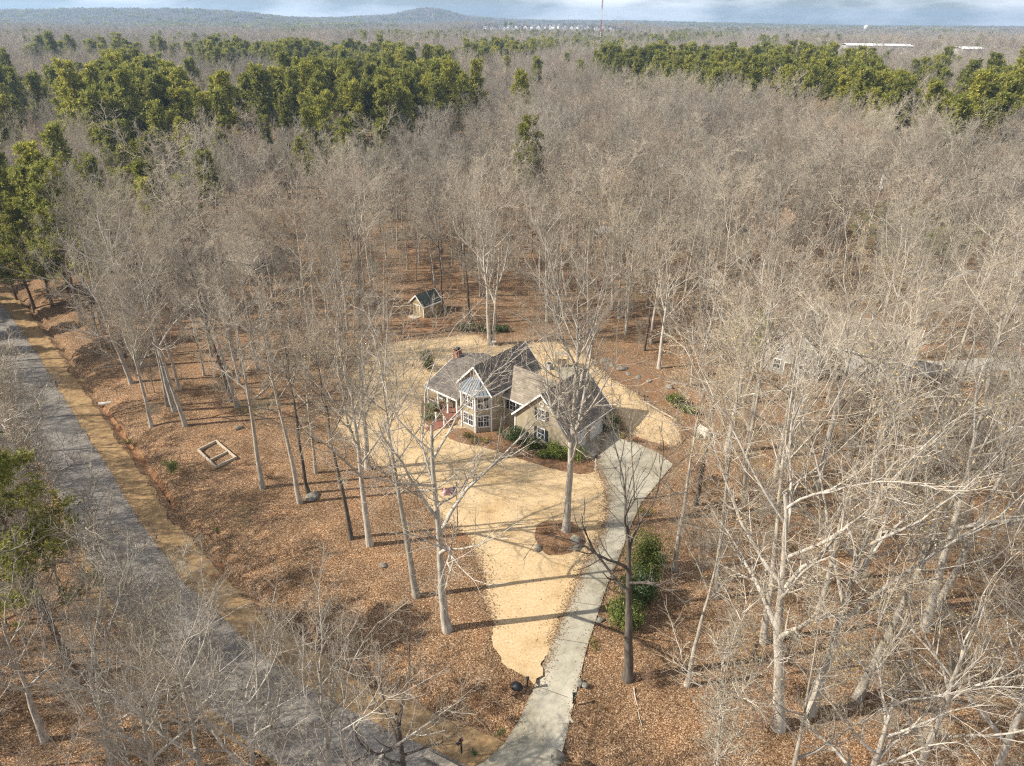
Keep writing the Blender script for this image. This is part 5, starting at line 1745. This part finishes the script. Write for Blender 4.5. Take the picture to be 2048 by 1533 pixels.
# dry heather-like cover on the island bed and beside the drive mouth
for i, (px, dm, lb) in enumerate([((1120, 1100), (1.7, 0.8, 0.5), 'dry brown ground shrub on the lower rim of the lawn island'),
                                  ((1094, 1068), (1.2, 0.7, 0.6), 'dark dry shrub on the upper rim of the lawn island'),
                                  ((960, 1400), (1.3, 0.9, 0.7), 'dark brown low shrub left of the driveway mouth'),
                                  ((1010, 1385), (0.9, 0.7, 0.6), 'dry low shrub beside the black path light'),
                                  ((925, 1370), (1.0, 0.8, 0.6), 'spiky dry shrub at the edge of the lawn tip'),
                                  ((985, 1430), (0.9, 0.7, 0.5), 'dark low shrub beside the black drive rock')]):
    shrub(lb, px, dm, LR, 700, 0.045, 50 + i)

def boulder(label, px, dims, seed, name='boulder', z=0.0, mat=None, cat='boulder'):
    g = np.random.default_rng(seed + 500)
    import bmesh
    bm = bmesh.new()
    bmesh.ops.create_icosphere(bm, subdivisions=3, radius=1.0)
    ph = g.uniform(0, 6.28, (6, 3)); fr = g.uniform(0.8, 2.6, (6, 3)); am = g.uniform(0.03, 0.12, 6)
    for v in bm.verts:
        p = np.array(v.co)
        k = 1 + sum(am[i] * math.sin(fr[i] @ p + ph[i, 0]) for i in range(6))
        q = p * k
        for (nx, ny, nz, lim) in ((0.7, 0.2, 0.68, 0.75), (-0.5, -0.6, 0.6, 0.78), (-0.2, 0.8, 0.5, 0.8)):
            dd = q @ np.array((nx, ny, nz))
            if dd > lim: q = q - (dd - lim) * 0.8 * np.array((nx, ny, nz))
        v.co = Vector((q[0] * dims[0], q[1] * dims[1], q[2] * dims[2] + dims[2] * 0.45))
    me = bpy.data.meshes.new(name)
    bm.to_mesh(me); bm.free()
    me.polygons.foreach_set('use_smooth', [True] * len(me.polygons))
    me.materials.append(mat or M['rock'])
    p = at(px[0], px[1], z)
    o = link(name, me, None, (p.x, p.y, z), label=label, cat=cat, group='boulders about the garden')
    o.rotation_euler = (0, 0, g.uniform(0, 6.28))
    return o
boulder('flat grey boulder at the upper end of the mulch bed', (1208, 722), (0.9, 0.6, 0.25), 1)
boulder('brown boulder beside the flat grey one in the mulch bed', (1224, 732), (0.6, 0.5, 0.3), 2)
boulder('largest pale boulder of the mulch bed', (1243, 739), (0.95, 0.7, 0.42), 3)
boulder('low pale rock below the largest boulder', (1256, 748), (0.6, 0.4, 0.15), 4)
boulder('half-sunk stone next in line below the low pale rock', (1276, 755), (0.55, 0.4, 0.2), 5)
boulder('long low rock near the rhododendrons', (1298, 764), (0.6, 0.4, 0.18), 6)
boulder('small pale rock just above the rhododendrons', (1338, 775), (0.6, 0.45, 0.3), 7)
boulder('mossy half-buried boulder between bare trunks on the leaf bank', (625, 994), (0.85, 0.65, 0.36), 8)
boulder('grey boulder on the driveway side of the lawn island', (1153, 1084), (0.7, 0.55, 0.5), 9)
boulder('small rock below the grey boulder on the lawn island', (1154, 1098), (0.5, 0.4, 0.3), 10)
boulder('small stone at the left rim of the lawn island', (1076, 1098), (0.45, 0.4, 0.25), 11)
boulder('round pale boulder beside the driveway mouth', (1115, 1518), (0.5, 0.5, 0.45), 12)
boulder('pale stone in the plants on the upper right drive edge', (1160, 1368), (0.35, 0.3, 0.2), 13)
boulder('second pale stone next to it on the drive edge', (1170, 1372), (0.3, 0.25, 0.2), 14)
boulder('dark angular rock at the lawn tip beside the path light', (1034, 1376), (0.5, 0.45, 0.35), 15, mat=M['black'])
boulder('pale mossy stone in the leaves near the leaning trees', (477, 858), (0.55, 0.4, 0.25), 16)
boulder('grey-green stone on the leaves below the thin dark tree', (766, 1132), (0.4, 0.35, 0.2), 17)
boulder('pale stone just below the evergreen row', (1200, 1242), (0.4, 0.3, 0.2), 18)

# ---- flagpole with its flag
p = at(916, 1063)
fp = empty('flagpole', p, 0.0, label='slim dark flagpole on the front lawn flying a red and white striped flag', cat='flagpole')
mb = MB(); mb.tube([(0, 0, -0.2), (0, 0, 3.0), (0, 0, 6.1)], [0.055, 0.045, 0.03], 8); mb.build('pole', M['black'], fp)
mb = MB(); mb.tube([(0, 0, 6.05), (0, 0, 6.12), (0, 0, 6.2), (0, 0, 6.27)], [0.03, 0.08, 0.08, 0.02], 8); mb.build('finial', M['black'], fp)
def flag_mat():
    m, nt, b = nmat('flag_cloth', 0.85, 0.1)
    uv = N(nt, 'ShaderNodeUVMap')
    s = N(nt, 'ShaderNodeSeparateXYZ')
    nt.links.new(uv.outputs['UV'], s.inputs['Vector'])
    def math_(op, a, bv):
        n = N(nt, 'ShaderNodeMath', operation=op)
        for k, v in enumerate((a, bv)):
            if isinstance(v, bpy.types.NodeSocket): nt.links.new(v, n.inputs[k])
            else: n.inputs[k].default_value = v
        return n.outputs[0]
    st = math_('LESS_THAN', math_('MODULO', math_('MULTIPLY', s.outputs['Y'], 13.0), 2.0), 1.0)
    c = mixc(nt, st, (0.70, 0.68, 0.66), (0.36, 0.025, 0.035))
    can = math_('MULTIPLY', math_('LESS_THAN', s.outputs['X'], 0.4), math_('GREATER_THAN', s.outputs['Y'], 6.0 / 13.0))
    cell = N(nt, 'ShaderNodeCombineXYZ')
    nt.links.new(math_('SUBTRACT', math_('FRACT', math_('MULTIPLY', s.outputs['X'], 15.0), 0.0), 0.5), cell.inputs['X'])
    nt.links.new(math_('SUBTRACT', math_('FRACT', math_('MULTIPLY', s.outputs['Y'], 10.0), 0.0), 0.5), cell.inputs['Y'])
    ln = N(nt, 'ShaderNodeVectorMath', operation='LENGTH')
    nt.links.new(cell.outputs['Vector'], ln.inputs[0])
    star = math_('LESS_THAN', ln.outputs['Value'], 0.27)
    blue = mixc(nt, star, (0.018, 0.025, 0.09), (0.7, 0.68, 0.66))
    c = mixc(nt, can, c, blue)
    nt.links.new(c, b.inputs['Base Color'])
    return m
nu, nv = 16, 8
V = [(-1.5 * i / nu, 0.12 * math.sin(i * 0.8 + j * 0.35) * i / nu + 0.012 * sd, 4.75 + 0.95 * j / nv - 0.28 * (i / nu) ** 1.3 + 0.05 * math.sin(i * 0.55)) for sd in (0, 1) for j in range(nv + 1) for i in range(nu + 1)]
n1_ = (nu + 1) * (nv + 1)
Fq = [(j * (nu + 1) + i, j * (nu + 1) + i + 1, (j + 1) * (nu + 1) + i + 1, (j + 1) * (nu + 1) + i) for j in range(nv) for i in range(nu)]
Fq = Fq + [tuple(k + n1_ for k in reversed(f)) for f in Fq]
me = bpy.data.meshes.new('flag'); me.from_pydata(V, [], Fq)
uvl = me.uv_layers.new(name='UVMap')
for l in me.loops:
    k = l.vertex_index % n1_
    uvl.data[l.index].uv = ((k % (nu + 1)) / nu, (k // (nu + 1)) / nv)
me.materials.append(flag_mat())
link('flag', me, fp)

# ---- white lamp post at the parking pad
p = at(1190, 941)
lp = empty('lamp_post', p, 0.0, label='white lamp post where the driveway meets the front walk', cat='lamp post')
mb = MB(); mb.box(-0.055, 0.055, -0.055, 0.055, -0.1, 1.75); mb.box(-0.08, 0.08, -0.08, 0.08, 0, 0.15); mb.build('post', M['white'], lp)
mb = MB()
for sx in (-1, 1):
    for sy in (-1, 1): mb.bar((sx * 0.075, sy * 0.075, 1.79), (sx * 0.11, sy * 0.11, 2.06), 0.02)
mb.add([(-0.15, -0.15, 2.06), (0.15, -0.15, 2.06), (0.15, 0.15, 2.06), (-0.15, 0.15, 2.06), (0, 0, 2.22)], [(0, 1, 4), (1, 2, 4), (2, 3, 4), (3, 0, 4), (3, 2, 1, 0)])
mb.box(-0.1, 0.1, -0.1, 0.1, 1.75, 1.79); ln_ = mb.build('lantern', M['black'], lp)
mb = MB(); mb.add([(-0.07, -0.07, 1.79), (0.07, -0.07, 1.79), (0.07, 0.07, 1.79), (-0.07, 0.07, 1.79), (-0.1, -0.1, 2.05), (0.1, -0.1, 2.05), (0.1, 0.1, 2.05), (-0.1, 0.1, 2.05)], [(0, 1, 5, 4), (1, 2, 6, 5), (2, 3, 7, 6), (3, 0, 4, 7)]); mb.build('lantern_glass', M['glass'], ln_)

# ---- black path lights and mailbox at the drive mouth
def path_light(label, px):
    p = at(*px)
    e = empty('path_light', p, 0.0, label=label, cat='path light', group='path lights')
    mb = MB(); mb.box(-0.06, 0.06, -0.06, 0.06, -0.1, 0.75); mb.build('post', M['black'], e)
    mb = MB(); mb.box(-0.1, 0.1, -0.1, 0.1, 0.75, 0.8); mb.add([(-0.13, -0.13, 0.95), (0.13, -0.13, 0.95), (0.13, 0.13, 0.95), (-0.13, 0.13, 0.95), (0, 0, 1.05)], [(0, 1, 4), (1, 2, 4), (2, 3, 4), (3, 0, 4), (3, 2, 1, 0)])
    for sx in (-0.08, 0.08):
        for sy in (-0.08, 0.08): mb.bar((sx, sy, 0.8), (sx, sy, 0.95), 0.02)
    mb.build('lantern', M['black'], e)
path_light('short black path light at the tip of the lawn by the driveway', (1055, 1372))
path_light('short black path light across the driveway from the lawn tip', (1147, 1404))
p = at(923, 1501, -0.4)
mbx = empty('mailbox', p, R(-35), label='black mailbox on a post at the mouth of the driveway', cat='mailbox')
mb = MB(); mb.box(-0.05, 0.05, -0.05, 0.05, -0.3, 1.05); mb.bar((0, -0.04, 0.7), (0, -0.3, 1.02), 0.05); mb.build('post', M['black'], mbx)
mb = MB()
pts = [(0.11 * math.cos(a), 0.11 * math.sin(a)) for a in np.linspace(0, math.pi, 7)]
prof = [(0.11, -0.12)] + pts + [(-0.11, -0.12)]
n = len(prof)
vs = [(x, -0.42, 1.2 + z) for x, z in prof] + [(x, 0.14, 1.2 + z) for x, z in prof]
mb.add(vs, [tuple(range(n))[::-1], tuple(range(n, 2 * n))] + [(i, (i + 1) % n, (i + 1) % n + n, i + n) for i in range(n)])
mb.build('box', M['black'], mbx)
mb = MB(); mb.box(0.115, 0.13, -0.1, 0.0, 1.2, 1.42); mb.build('signal_flag', M['red_paint'], mbx)
shrub('small dark tuft of leaves by the foot of the mailbox', (950, 1503), (0.35, 0.35, 0.45), LD, 260, 0.05, 60, z=-0.3)

# ---- timber edging pieces
def timber(label, a, b, w=0.18, h=0.18, name='landscape_timber', z=0.0, mat=None, cat='timber', group=None):
    A, B = at(*a), at(*b)
    A.z, B.z = z + h / 2, z + h / 2
    c = (A + B) / 2
    d = B - A
    mb = MB(); L = d.length / 2
    mb.box(-L, L, -w / 2, w / 2, -h / 2, h / 2)
    o = mb.build(name, mat or M['timber'], None, c, label=label, cat=cat, group=group)
    o.rotation_euler = (0, 0, math.atan2(d.y, d.x))
    bv = o.modifiers.new('bevel', 'BEVEL'); bv.width = 0.02; bv.segments = 1
    return o
timber('upper pale timber edging the side lawn below the mulch bed', (1286, 804), (1320, 823), group='edging timbers')
timber('lower pale timber edging the side lawn below the mulch bed', (1321, 824), (1354, 842), group='edging timbers')
for px, lb in (((1287, 803), 'upper end'), ((1321, 822), 'middle joint'), ((1354, 842), 'lower end')):
    p = at(*px)
    mb = MB(); mb.box(-0.06, 0.06, -0.06, 0.06, -0.1, 0.5); mb.add([(-0.06, -0.06, 0.5), (0.06, -0.06, 0.5), (0.06, 0.06, 0.5), (-0.06, 0.06, 0.5), (0, 0, 0.58)], [(0, 1, 4), (1, 2, 4), (2, 3, 4), (3, 0, 4)])
    mb.build('stake', M['timber_dark'], None, p + Vector((0.1, 0.16, 0)), label='short wooden stake at the ' + lb + ' of the edging timbers', cat='stake')
timber('thick pale beam lying at the road edge near the mailbox', (848, 1492), (918, 1528), 0.55, 0.2, z=-0.95)
timber('short pale board lying beside the right drive edge', (1137, 1432), (1146, 1446), 0.16, 0.05, name='board', cat='board')
timber('low dark log edging along the back lawn below the shed', (806, 676), (910, 662), 0.22, 0.2, name='log_edging', mat=M['timber_dark'])
timber('low dark log edging behind the house roof ridge', (1090, 676), (1180, 690), 0.22, 0.2, name='log_edging', mat=M['timber_dark'])

# ---- empty timber bed frame on the bank
c = [at(*q) for q in ((397, 903), (433, 885), (472, 918), (432, 937))]
fr = empty('bed_frame', c[0], 0.0, label='empty rectangular timber bed frame lying on the leaves', cat='bed frame')
for i, (a, b) in enumerate(((0, 1), (1, 2), (2, 3), (3, 0))):
    A, B = c[a] - c[0], c[b] - c[0]
    d = (B - A).normalized() * 0.1
    mb = MB(); up = Vector((0, 0, 0.16)); mb.bar(A - d * (1 if i % 2 == 0 else -1) + up, B + d * (1 if i % 2 == 0 else -1) + up, 0.16, 0.32); mb.build('plank', M['timber'], fr)
A, B = c[1].lerp(c[2], 0.62) - c[0], c[0].lerp(c[3], 0.62) - c[0]
d = (B - A).normalized() * 0.12
mb = MB(); up = Vector((0, 0, 0.13)); mb.bar(A + d + up, B - d + up, 0.14, 0.26); mb.build('divider', M['timber'], fr)

# ---- pale block bench by the side lawn
A, B = at(1389, 868), at(1410, 879)
bd = B - A
bn = empty('block_bench', A, math.atan2(bd.y, bd.x), label='pale stacked-block bench at the edge of the side lawn', cat='bench')
L = bd.length
for k in range(4):
    for j in range(4):
        off = (L / 8) * (k % 2)
        x0 = j * L / 4 - off * (j > 0)
        x1 = (j + 1) * L / 4 - off * (j < 3)
        mb = MB(); mb.box(x0 + 0.012, x1 - 0.012, 0.0 + 0.02 * ((j + k) % 2), 0.62, 0.005 + k * 0.27, 0.255 + k * 0.27); mb.build('block', M['paleblock'], bn)
mb = MB(); mb.box(-0.08, L + 0.08, -0.1, 0.72, 1.09, 1.2); mb.build('cap_stone', M['paleblock'], bn)
mb = MB(); mb.box(L * 0.3, L * 0.7, -0.7, -0.12, 0.0, 0.5); mb.build('step_block', M['rock'], bn)

# ---- timber swing seat under a little roof behind the house
p = at(1124, 734)
sw = empty('garden_swing', p, -R(12), label='roofed timber garden swing on the lawn behind the house', cat='swing')
for x in (-0.95, 0.95):
    for y in (-0.5, 0.5):
        mb = MB(); mb.bar((x, y * 1.3, 0), (x, y * 0.7, 2.2), 0.1); mb.build('post', M['timber'], sw)
mb = MB(); mb.bar((-1.15, 0, 2.25), (1.15, 0, 2.25), 0.12); mb.bar((-1.1, -0.5, 2.1), (1.1, -0.5, 2.1), 0.09); mb.bar((-1.1, 0.5, 2.1), (1.1, 0.5, 2.1), 0.09); mb.build('beam', M['timber'], sw)
for i in range(7):
    y = -0.72 + i * 0.24
    mb = MB(); mb.box(-1.25, 1.25, y - 0.06, y + 0.06, 2.34 - abs(y) * 0.15, 2.38 - abs(y) * 0.15); mb.build('roof_slat', M['timber'], sw)
st = MB(); st.box(-0.75, 0.75, -0.28, 0.22, 0.5, 0.56); s_ = st.build('seat', M['timber_dark'], sw)
mb = MB(); mb.slab([(-0.75, 0.22, 0.58), (0.75, 0.22, 0.58), (0.75, 0.36, 1.15), (-0.75, 0.36, 1.15)], 0.05, (0, 1, 0)); mb.build('backrest', M['timber_dark'], sw)
mb = MB()
for x in (-0.72, 0.72): mb.bar((x, 0, 0.56), (x, 0, 2.22), 0.03)
mb.build('chain', M['black'], s_)
# heat-pump units against the rear of the garage
p = at(1098, 738)
ac = empty('heat_pump', p, HOUSE_RZ, label='grey boxy heat pump unit beside the patio', cat='heat pump')
mb = MB(); mb.box(-0.42, 0.42, -0.42, 0.42, 0.08, 0.92); mb.build('casing', M['steel'], ac)
mb = MB(); mb.tube([(0, 0, 0.92), (0, 0, 0.95)], [0.33, 0.33], 14); mb.build('fan_grille', M['black'], ac)
mb = MB(); mb.box(-0.52, 0.52, -0.52, 0.52, 0, 0.08); mb.build('pad', M['concrete'], ac)
# bird bath by the huge tree
p = at(988, 692)
bb = empty('bird_bath', p, 0, label='pale stone bird bath beside the huge tree on the back lawn', cat='bird bath')
mb = MB(); mb.tube([(0, 0, 0), (0, 0, 0.08), (0, 0, 0.14), (0, 0, 0.6), (0, 0, 0.68)], [0.2, 0.2, 0.09, 0.07, 0.12], 12); mb.build('pedestal', M['paleblock'], bb)
mb = MB(); mb.tube([(0, 0, 0.68), (0, 0, 0.76), (0, 0, 0.8), (0, 0, 0.77)], [0.12, 0.36, 0.4, 0.34], 16); mb.build('bowl', M['paleblock'], bb)
# fence post near the shed, culvert pipe in the ditch, fallen branches
p = at(911, 628)
mb = MB(); mb.box(-0.06, 0.06, -0.06, 0.06, -0.1, 0.95); mb.box(-0.08, 0.08, -0.08, 0.08, 0.95, 1.0); mb.build('post', M['timber'], None, p, label='lone pale wooden post in the shadow of the shed', cat='post')
p = at(213, 811, -1.6)
mb = MB(); mb.tube([(-0.9, -0.2, 0.25), (0.9, 0.25, 0.25)], [0.26, 0.26], 12); mb.build('culvert_pipe', M['paleblock'], None, p, label='short pale culvert pipe bridging the roadside ditch', cat='pipe')
def fallen(label, a, b, r, z=0.0):
    A, B = at(*a), at(*b)
    A.z = tz(A.x, A.y) + r; B.z = tz(B.x, B.y) + r
    g = np.random.default_rng(int(a[0]))
    K = 7
    T = np.array([[list(A.lerp(B, k / (K - 1))) for k in range(K)]])
    T[0, 1:, :2] += np.cumsum(g.normal(0, 0.05, (K - 1, 2)), 0)
    rad = np.linspace(r, r * 0.4, K)[None]
    L, Rr = spawn(g, T, rad, 5, 0.3, 0.95, 40, 10, 0.3, 4, -0.02, 0.1, 0.5)
    v1, q1 = tubes(T, rad, 6); v2, q2 = tubes(L, Rr, 4)
    v2[:, 2] = np.maximum(v2[:, 2], 0.02)
    return link('fallen_branch', np_mesh('fallen_branch', np.concatenate([v1, v2]), [np.concatenate([q1, q2 + len(v1)])], [M['bark']], smooth=True), label=label, cat='branch')
fallen('long fallen branch on the leaves beyond the broken dark tree', (1268, 1375), (1276, 1440), 0.07)
fallen('thin fallen stick in the leaves below the lawn tip', (1020, 1338), (1040, 1362), 0.025)
fallen('pale fallen branch on the roadside bank', (150, 668), (185, 676), 0.08)

# ------------------------------------------------------------------ loose leaves blown over the edges of lawn, drive and road
def leaf_scatter():
    g = np.random.default_rng(77)
    P = []
    def along(poly, n, sd, closed=True):
        poly = np.asarray(poly, float)
        Q = np.vstack([poly, poly[:1]]) if closed else poly
        sl = np.concatenate([[0], np.cumsum(np.linalg.norm(np.diff(Q, axis=0), axis=1))])
        t = g.random(n) * sl[-1]
        c = np.stack([np.interp(t, sl, Q[:, 0]), np.interp(t, sl, Q[:, 1])], 1)
        P.append(c + g.normal(0, 1, (n, 2)) * sd * g.random((n, 1)) ** 0.7)
    along(LAWN, 26000, 0.7)
    along(DRIVE, 3500, 0.3)
    along(road_right, 9000, 0.9, False)
    along(road_right - norm_yard * ROAD_W, 9000, 0.9, False)
    bb0, bb1 = LAWN.min(0), LAWN.max(0)
    q = bb0 + g.random((2500, 2)) * (bb1 - bb0)
    P.append(q[inside(LAWN, q[:, 0], q[:, 1])])
    C = np.concatenate(P)
    C = C[(C[:, 1] > 20) & (C[:, 1] < 140)]
    Z = terrain(C[:, 0], C[:, 1])
    d = road_d(C[:, 0], C[:, 1])
    Z = Z + np.where((d > -6) & (d < 0.2), 0.09, np.where(inside(DRIVE, C[:, 0], C[:, 1]), 0.105, 0.065))
    n = len(C)
    C = np.column_stack([C, Z])
    a = g.random(n) * 6.28
    s = g.uniform(0.045, 0.085, n)
    t1 = np.stack([np.cos(a) * s, np.sin(a) * s, g.normal(0, 0.012, n)], 1)
    t2 = np.stack([-np.sin(a) * s * 0.6, np.cos(a) * s * 0.6, g.normal(0, 0.012, n)], 1)
    V = np.stack([C + t1, C + t2, C - t1, C - t2], 1).reshape(-1, 3)
    link('fallen_leaves', np_mesh('fallen_leaves', V, [np.arange(n * 4).reshape(-1, 4)], [M['dead_leaf']]), label='brown leaves blown over the edges of lawn, driveway and road', kind='stuff')
leaf_scatter()

# ------------------------------------------------------------------ far structures
x, y = far_at(1201, 70, 1150)
ms = empty('radio_mast', (x, y, tz(x, y)), 0, label='tall red and white lattice radio mast rising above the woods', cat='mast')
for k in range(8):
    mb = MB(); z0, z1 = k * 15.0, (k + 1) * 15.0
    cs = [(0.9 * math.cos(a), 0.9 * math.sin(a)) for a in (0.3, 2.39, 4.49)]
    for (ax, ay) in cs: mb.bar((ax, ay, z0), (ax, ay, z1), 0.4)
    for j in range(6):
        a, b = z0 + j * 2.5, z0 + (j + 1) * 2.5
        for i in range(3):
            p0, p1 = cs[i], cs[(i + 1) % 3]
            mb.bar((*p0, a), (*p1, b), 0.09); mb.bar((*p0, b), (*p1, b), 0.09)
    mb.build('mast_section', M['red_paint'] if k % 2 == 0 else M['white'], ms)
mb = MB()
for i in range(3):
    a = 0.3 + i * 2.094
    for zt in (60, 110): mb.bar((50 * math.cos(a), 50 * math.sin(a), 0), (0.9 * math.cos(a), 0.9 * math.sin(a), zt), 0.05)
mb.build('guy_wire', M['steel'], ms)

def pylon(label, px, py, dist, H):
    x, y = far_at(px, py, dist)
    e = empty('pylon', (x, y, tz(x, y)), R(38), label=label, cat='pylon')
    mb = MB()
    lv = [(0, 2.6), (H * 0.3, 1.7), (H * 0.55, 1.05), (H * 0.75, 0.75), (H, 0.3)]
    for (z0, w0), (z1, w1) in zip(lv[:-1], lv[1:]):
        for sx, sy in ((-1, -1), (1, -1), (1, 1), (-1, 1)):
            mb.bar((sx * w0, sy * w0, z0), (sx * w1, sy * w1, z1), 0.2)
        q0 = [(-w0, -w0, z0), (w0, -w0, z0), (w0, w0, z0), (-w0, w0, z0)]
        q1 = [(-w1, -w1, z1), (w1, -w1, z1), (w1, w1, z1), (-w1, w1, z1)]
        for i in range(4):
            mb.bar(q0[i], q1[(i + 1) % 4], 0.12); mb.bar(q0[(i + 1) % 4], q1[i], 0.12); mb.bar(q1[i], q1[(i + 1) % 4], 0.12)
    mb.build('tower', M['steel'], e)
    for z, w in ((H * 0.72, 4.2), (H * 0.83, 5.2), (H * 0.94, 3.6)):
        mb = MB(); mb.bar((-w, 0, z), (w, 0, z), 0.18); mb.bar((-w, 0, z), (0, 0, z + 1.3), 0.12); mb.bar((w, 0, z), (0, 0, z + 1.3), 0.12); mb.build('cross_arm', M['steel'], e)
    return e, Vector((x, y, tz(x, y)))
py1, P1 = pylon('grey lattice power pylon above the pine belt', 1752, 140, 455, 30)
x, y = far_at(1849, 200, 372)
P2 = Vector((x, y, tz(x, y)))
up_ = empty('utility_pole', P2, R(40), label='tall pale utility pole with crossarms in the power line cut', cat='utility pole')
mb = MB(); mb.tube([(0, 0, -0.3), (0, 0, 19)], [0.26, 0.16], 8); mb.build('pole', M['timber'], up_)
for z in (16.2, 18.2):
    mb = MB(); mb.box(-2.2, 2.2, -0.1, 0.1, z, z + 0.18); mb.build('crossarm', M['timber'], up_)
    for s in (-2, 2):
        mb = MB(); mb.tube([(s, 0, z + 0.18), (s, 0, z + 0.45)], [0.06, 0.05], 6); mb.build('insulator', M['paleblock'], up_)
P3 = Vector((far_at(2180, 235, 330)[0], far_at(2180, 235, 330)[1], 0))
def wire(A, B, sag):
    mb = MB()
    pts = [A.lerp(B, k / 16) - Vector((0, 0, sag * 4 * (k / 16) * (1 - k / 16))) for k in range(17)]
    mb.tube(pts, [0.05] * 17, 4)
    return mb
for (A, B, nm) in ((P1, P2, 'pylon and utility pole'), (P2, P3, 'utility pole and woods edge')):
    we = empty('power_line', A, 0, label='pale power wires slung between the ' + nm, cat='power line')
    for z, w in ((21.5, -3.6), (21.5, 3.6), (25, -4.5), (25, 4.5)):
        s = Vector((math.cos(R(38)), math.sin(R(38)), 0))
        za = z if A is P1 else (16.6 if z < 23 else 18.6)
        zb = 16.6 if z < 23 else 18.6
        wa = w if A is P1 else w * 0.5
        m_ = wire(A + s * wa + Vector((0, 0, za)) - A, B + s * w * 0.5 + Vector((0, 0, zb)) - A, 3.0)
        m_.build('wire', M['steel'], we)
# water tower on the skyline
x, y = far_at(1733, 52, 2900)
wt = empty('water_tower', (x, y, tz(x, y)), 0, label='white water tower on the horizon', cat='water tower')
mb = MB(); mb.tube([(0, 0, 0), (0, 0, 24)], [5, 4.5], 14); mb.build('stem', M['white'], wt)
mb = MB(); mb.tube([(0, 0, 24), (0, 0, 28), (0, 0, 35), (0, 0, 39)], [4, 7, 7, 2.5], 18); mb.build('tank', M['white'], wt)
# long low buildings with white roofs
def hall(label, px, dist, w, l, h, rz, name='warehouse'):
    x, y = far_at(px, 100, dist)
    e = empty(name, (x, y, tz(x, y)), rz, label=label, cat='building')
    mb = MB(); mb.box(-l / 2, l / 2, -w / 2, w / 2, -2, h); mb.build('wall', M['grey_wall'], e)
    mb = MB(); mb.slab([(-l / 2 - 0.6, -w / 2 - 0.6, h + 0.3), (l / 2 + 0.6, -w / 2 - 0.6, h + 0.3), (l / 2 + 0.6, 0, h + 2.2), (-l / 2 - 0.6, 0, h + 2.2)], 0.3); mb.slab([(-l / 2 - 0.6, 0, h + 2.2), (l / 2 + 0.6, 0, h + 2.2), (l / 2 + 0.6, w / 2 + 0.6, h + 0.3), (-l / 2 - 0.6, w / 2 + 0.6, h + 0.3)], 0.3)
    mb.build('roof', M['white_roof'], e)
    for k in range(8):
        mb = MB(); x0 = -l / 2 + (k + 0.3) * l / 8; mb.box(x0, x0 + l / 16, -w / 2 - 0.1, -w / 2, h * 0.35, h * 0.7); mb.build('window', M['glass'], e)
hall('very long low hall with a bright white roof in the far woods', 1750, 1060, 36, 76, 9, -R(8))
hall('shorter white-roofed block beside the water tower side woods', 1935, 1010, 22, 26, 9, R(4))
# far housing estate
hb = MB().mat(0); hb.add([(-5, -7, -3), (5, -7, -3), (5, -7, 6), (0, -7, 10), (-5, -7, 6), (-5, 7, -3), (5, 7, -3), (5, 7, 6), (0, 7, 10), (-5, 7, 6)], [(0, 1, 2, 3, 4), (9, 8, 7, 6, 5), (1, 6, 7, 2), (5, 0, 4, 9)])
hb.mat(1).slab([(5.6, -7.6, 5.6), (5.6, 7.6, 5.6), (0, 7.6, 10.3), (0, -7.6, 10.3)], 0.3).slab([(0, -7.6, 10.3), (0, 7.6, 10.3), (-5.6, 7.6, 5.6), (-5.6, -7.6, 5.6)], 0.3)
hb.mat(2)
for z in (0.6, 3.6):
    for xx in (-2.6, 1.4): hb.box(xx, xx + 1.3, -7.05, -7.0, z, z + 1.6)
proto = hb.build('estate_house', [M['white_wall'], M['shingle_grey'], M['glass']])
k_ = 0
for row in range(3):
    for j in range(17):
        px_ = 968 + j * 15.5 + row * 4 + rng.uniform(-3, 3)
        dist = 2130 + row * 75 + rng.uniform(-15, 15) + (j - 8) ** 2 * 0.4
        x, y = far_at(px_, 60, dist)
        o = proto if k_ == 0 else proto.copy()
        if k_: COL.objects.link(o)
        o.location = (x, y, tz(x, y))
        o.rotation_euler = (0, 0, rng.normal(0, 0.25) + (0.4 if j % 3 == 0 else 0))
        tag(o, 'small white gabled house in the far housing estate beyond the pines', 'house', 'houses of the far estate')
        k_ += 1

# ------------------------------------------------------------------ haze: one closed box of even air round the place
mb = MB(); mb.box(-9000, 9000, -400, 9500, -40, 160)
hz = mb.build('haze', bpy.data.materials.new('haze_air'), None, label='thin blue winter haze over the distant woods', kind='stuff')
hm = hz.data.materials[0]
hm.use_nodes = True
hn = hm.node_tree
hn.nodes.remove(hn.nodes['Principled BSDF'])
pv = hn.nodes.new('ShaderNodeVolumePrincipled')
pv.inputs['Color'].default_value = (0.5, 0.72, 1.0, 1)
pv.inputs['Density'].default_value = 0.00016
pv.inputs['Anisotropy'].default_value = 0.25
hn.links.new(pv.outputs['Volume'], hn.nodes['Material Output'].inputs['Volume'])
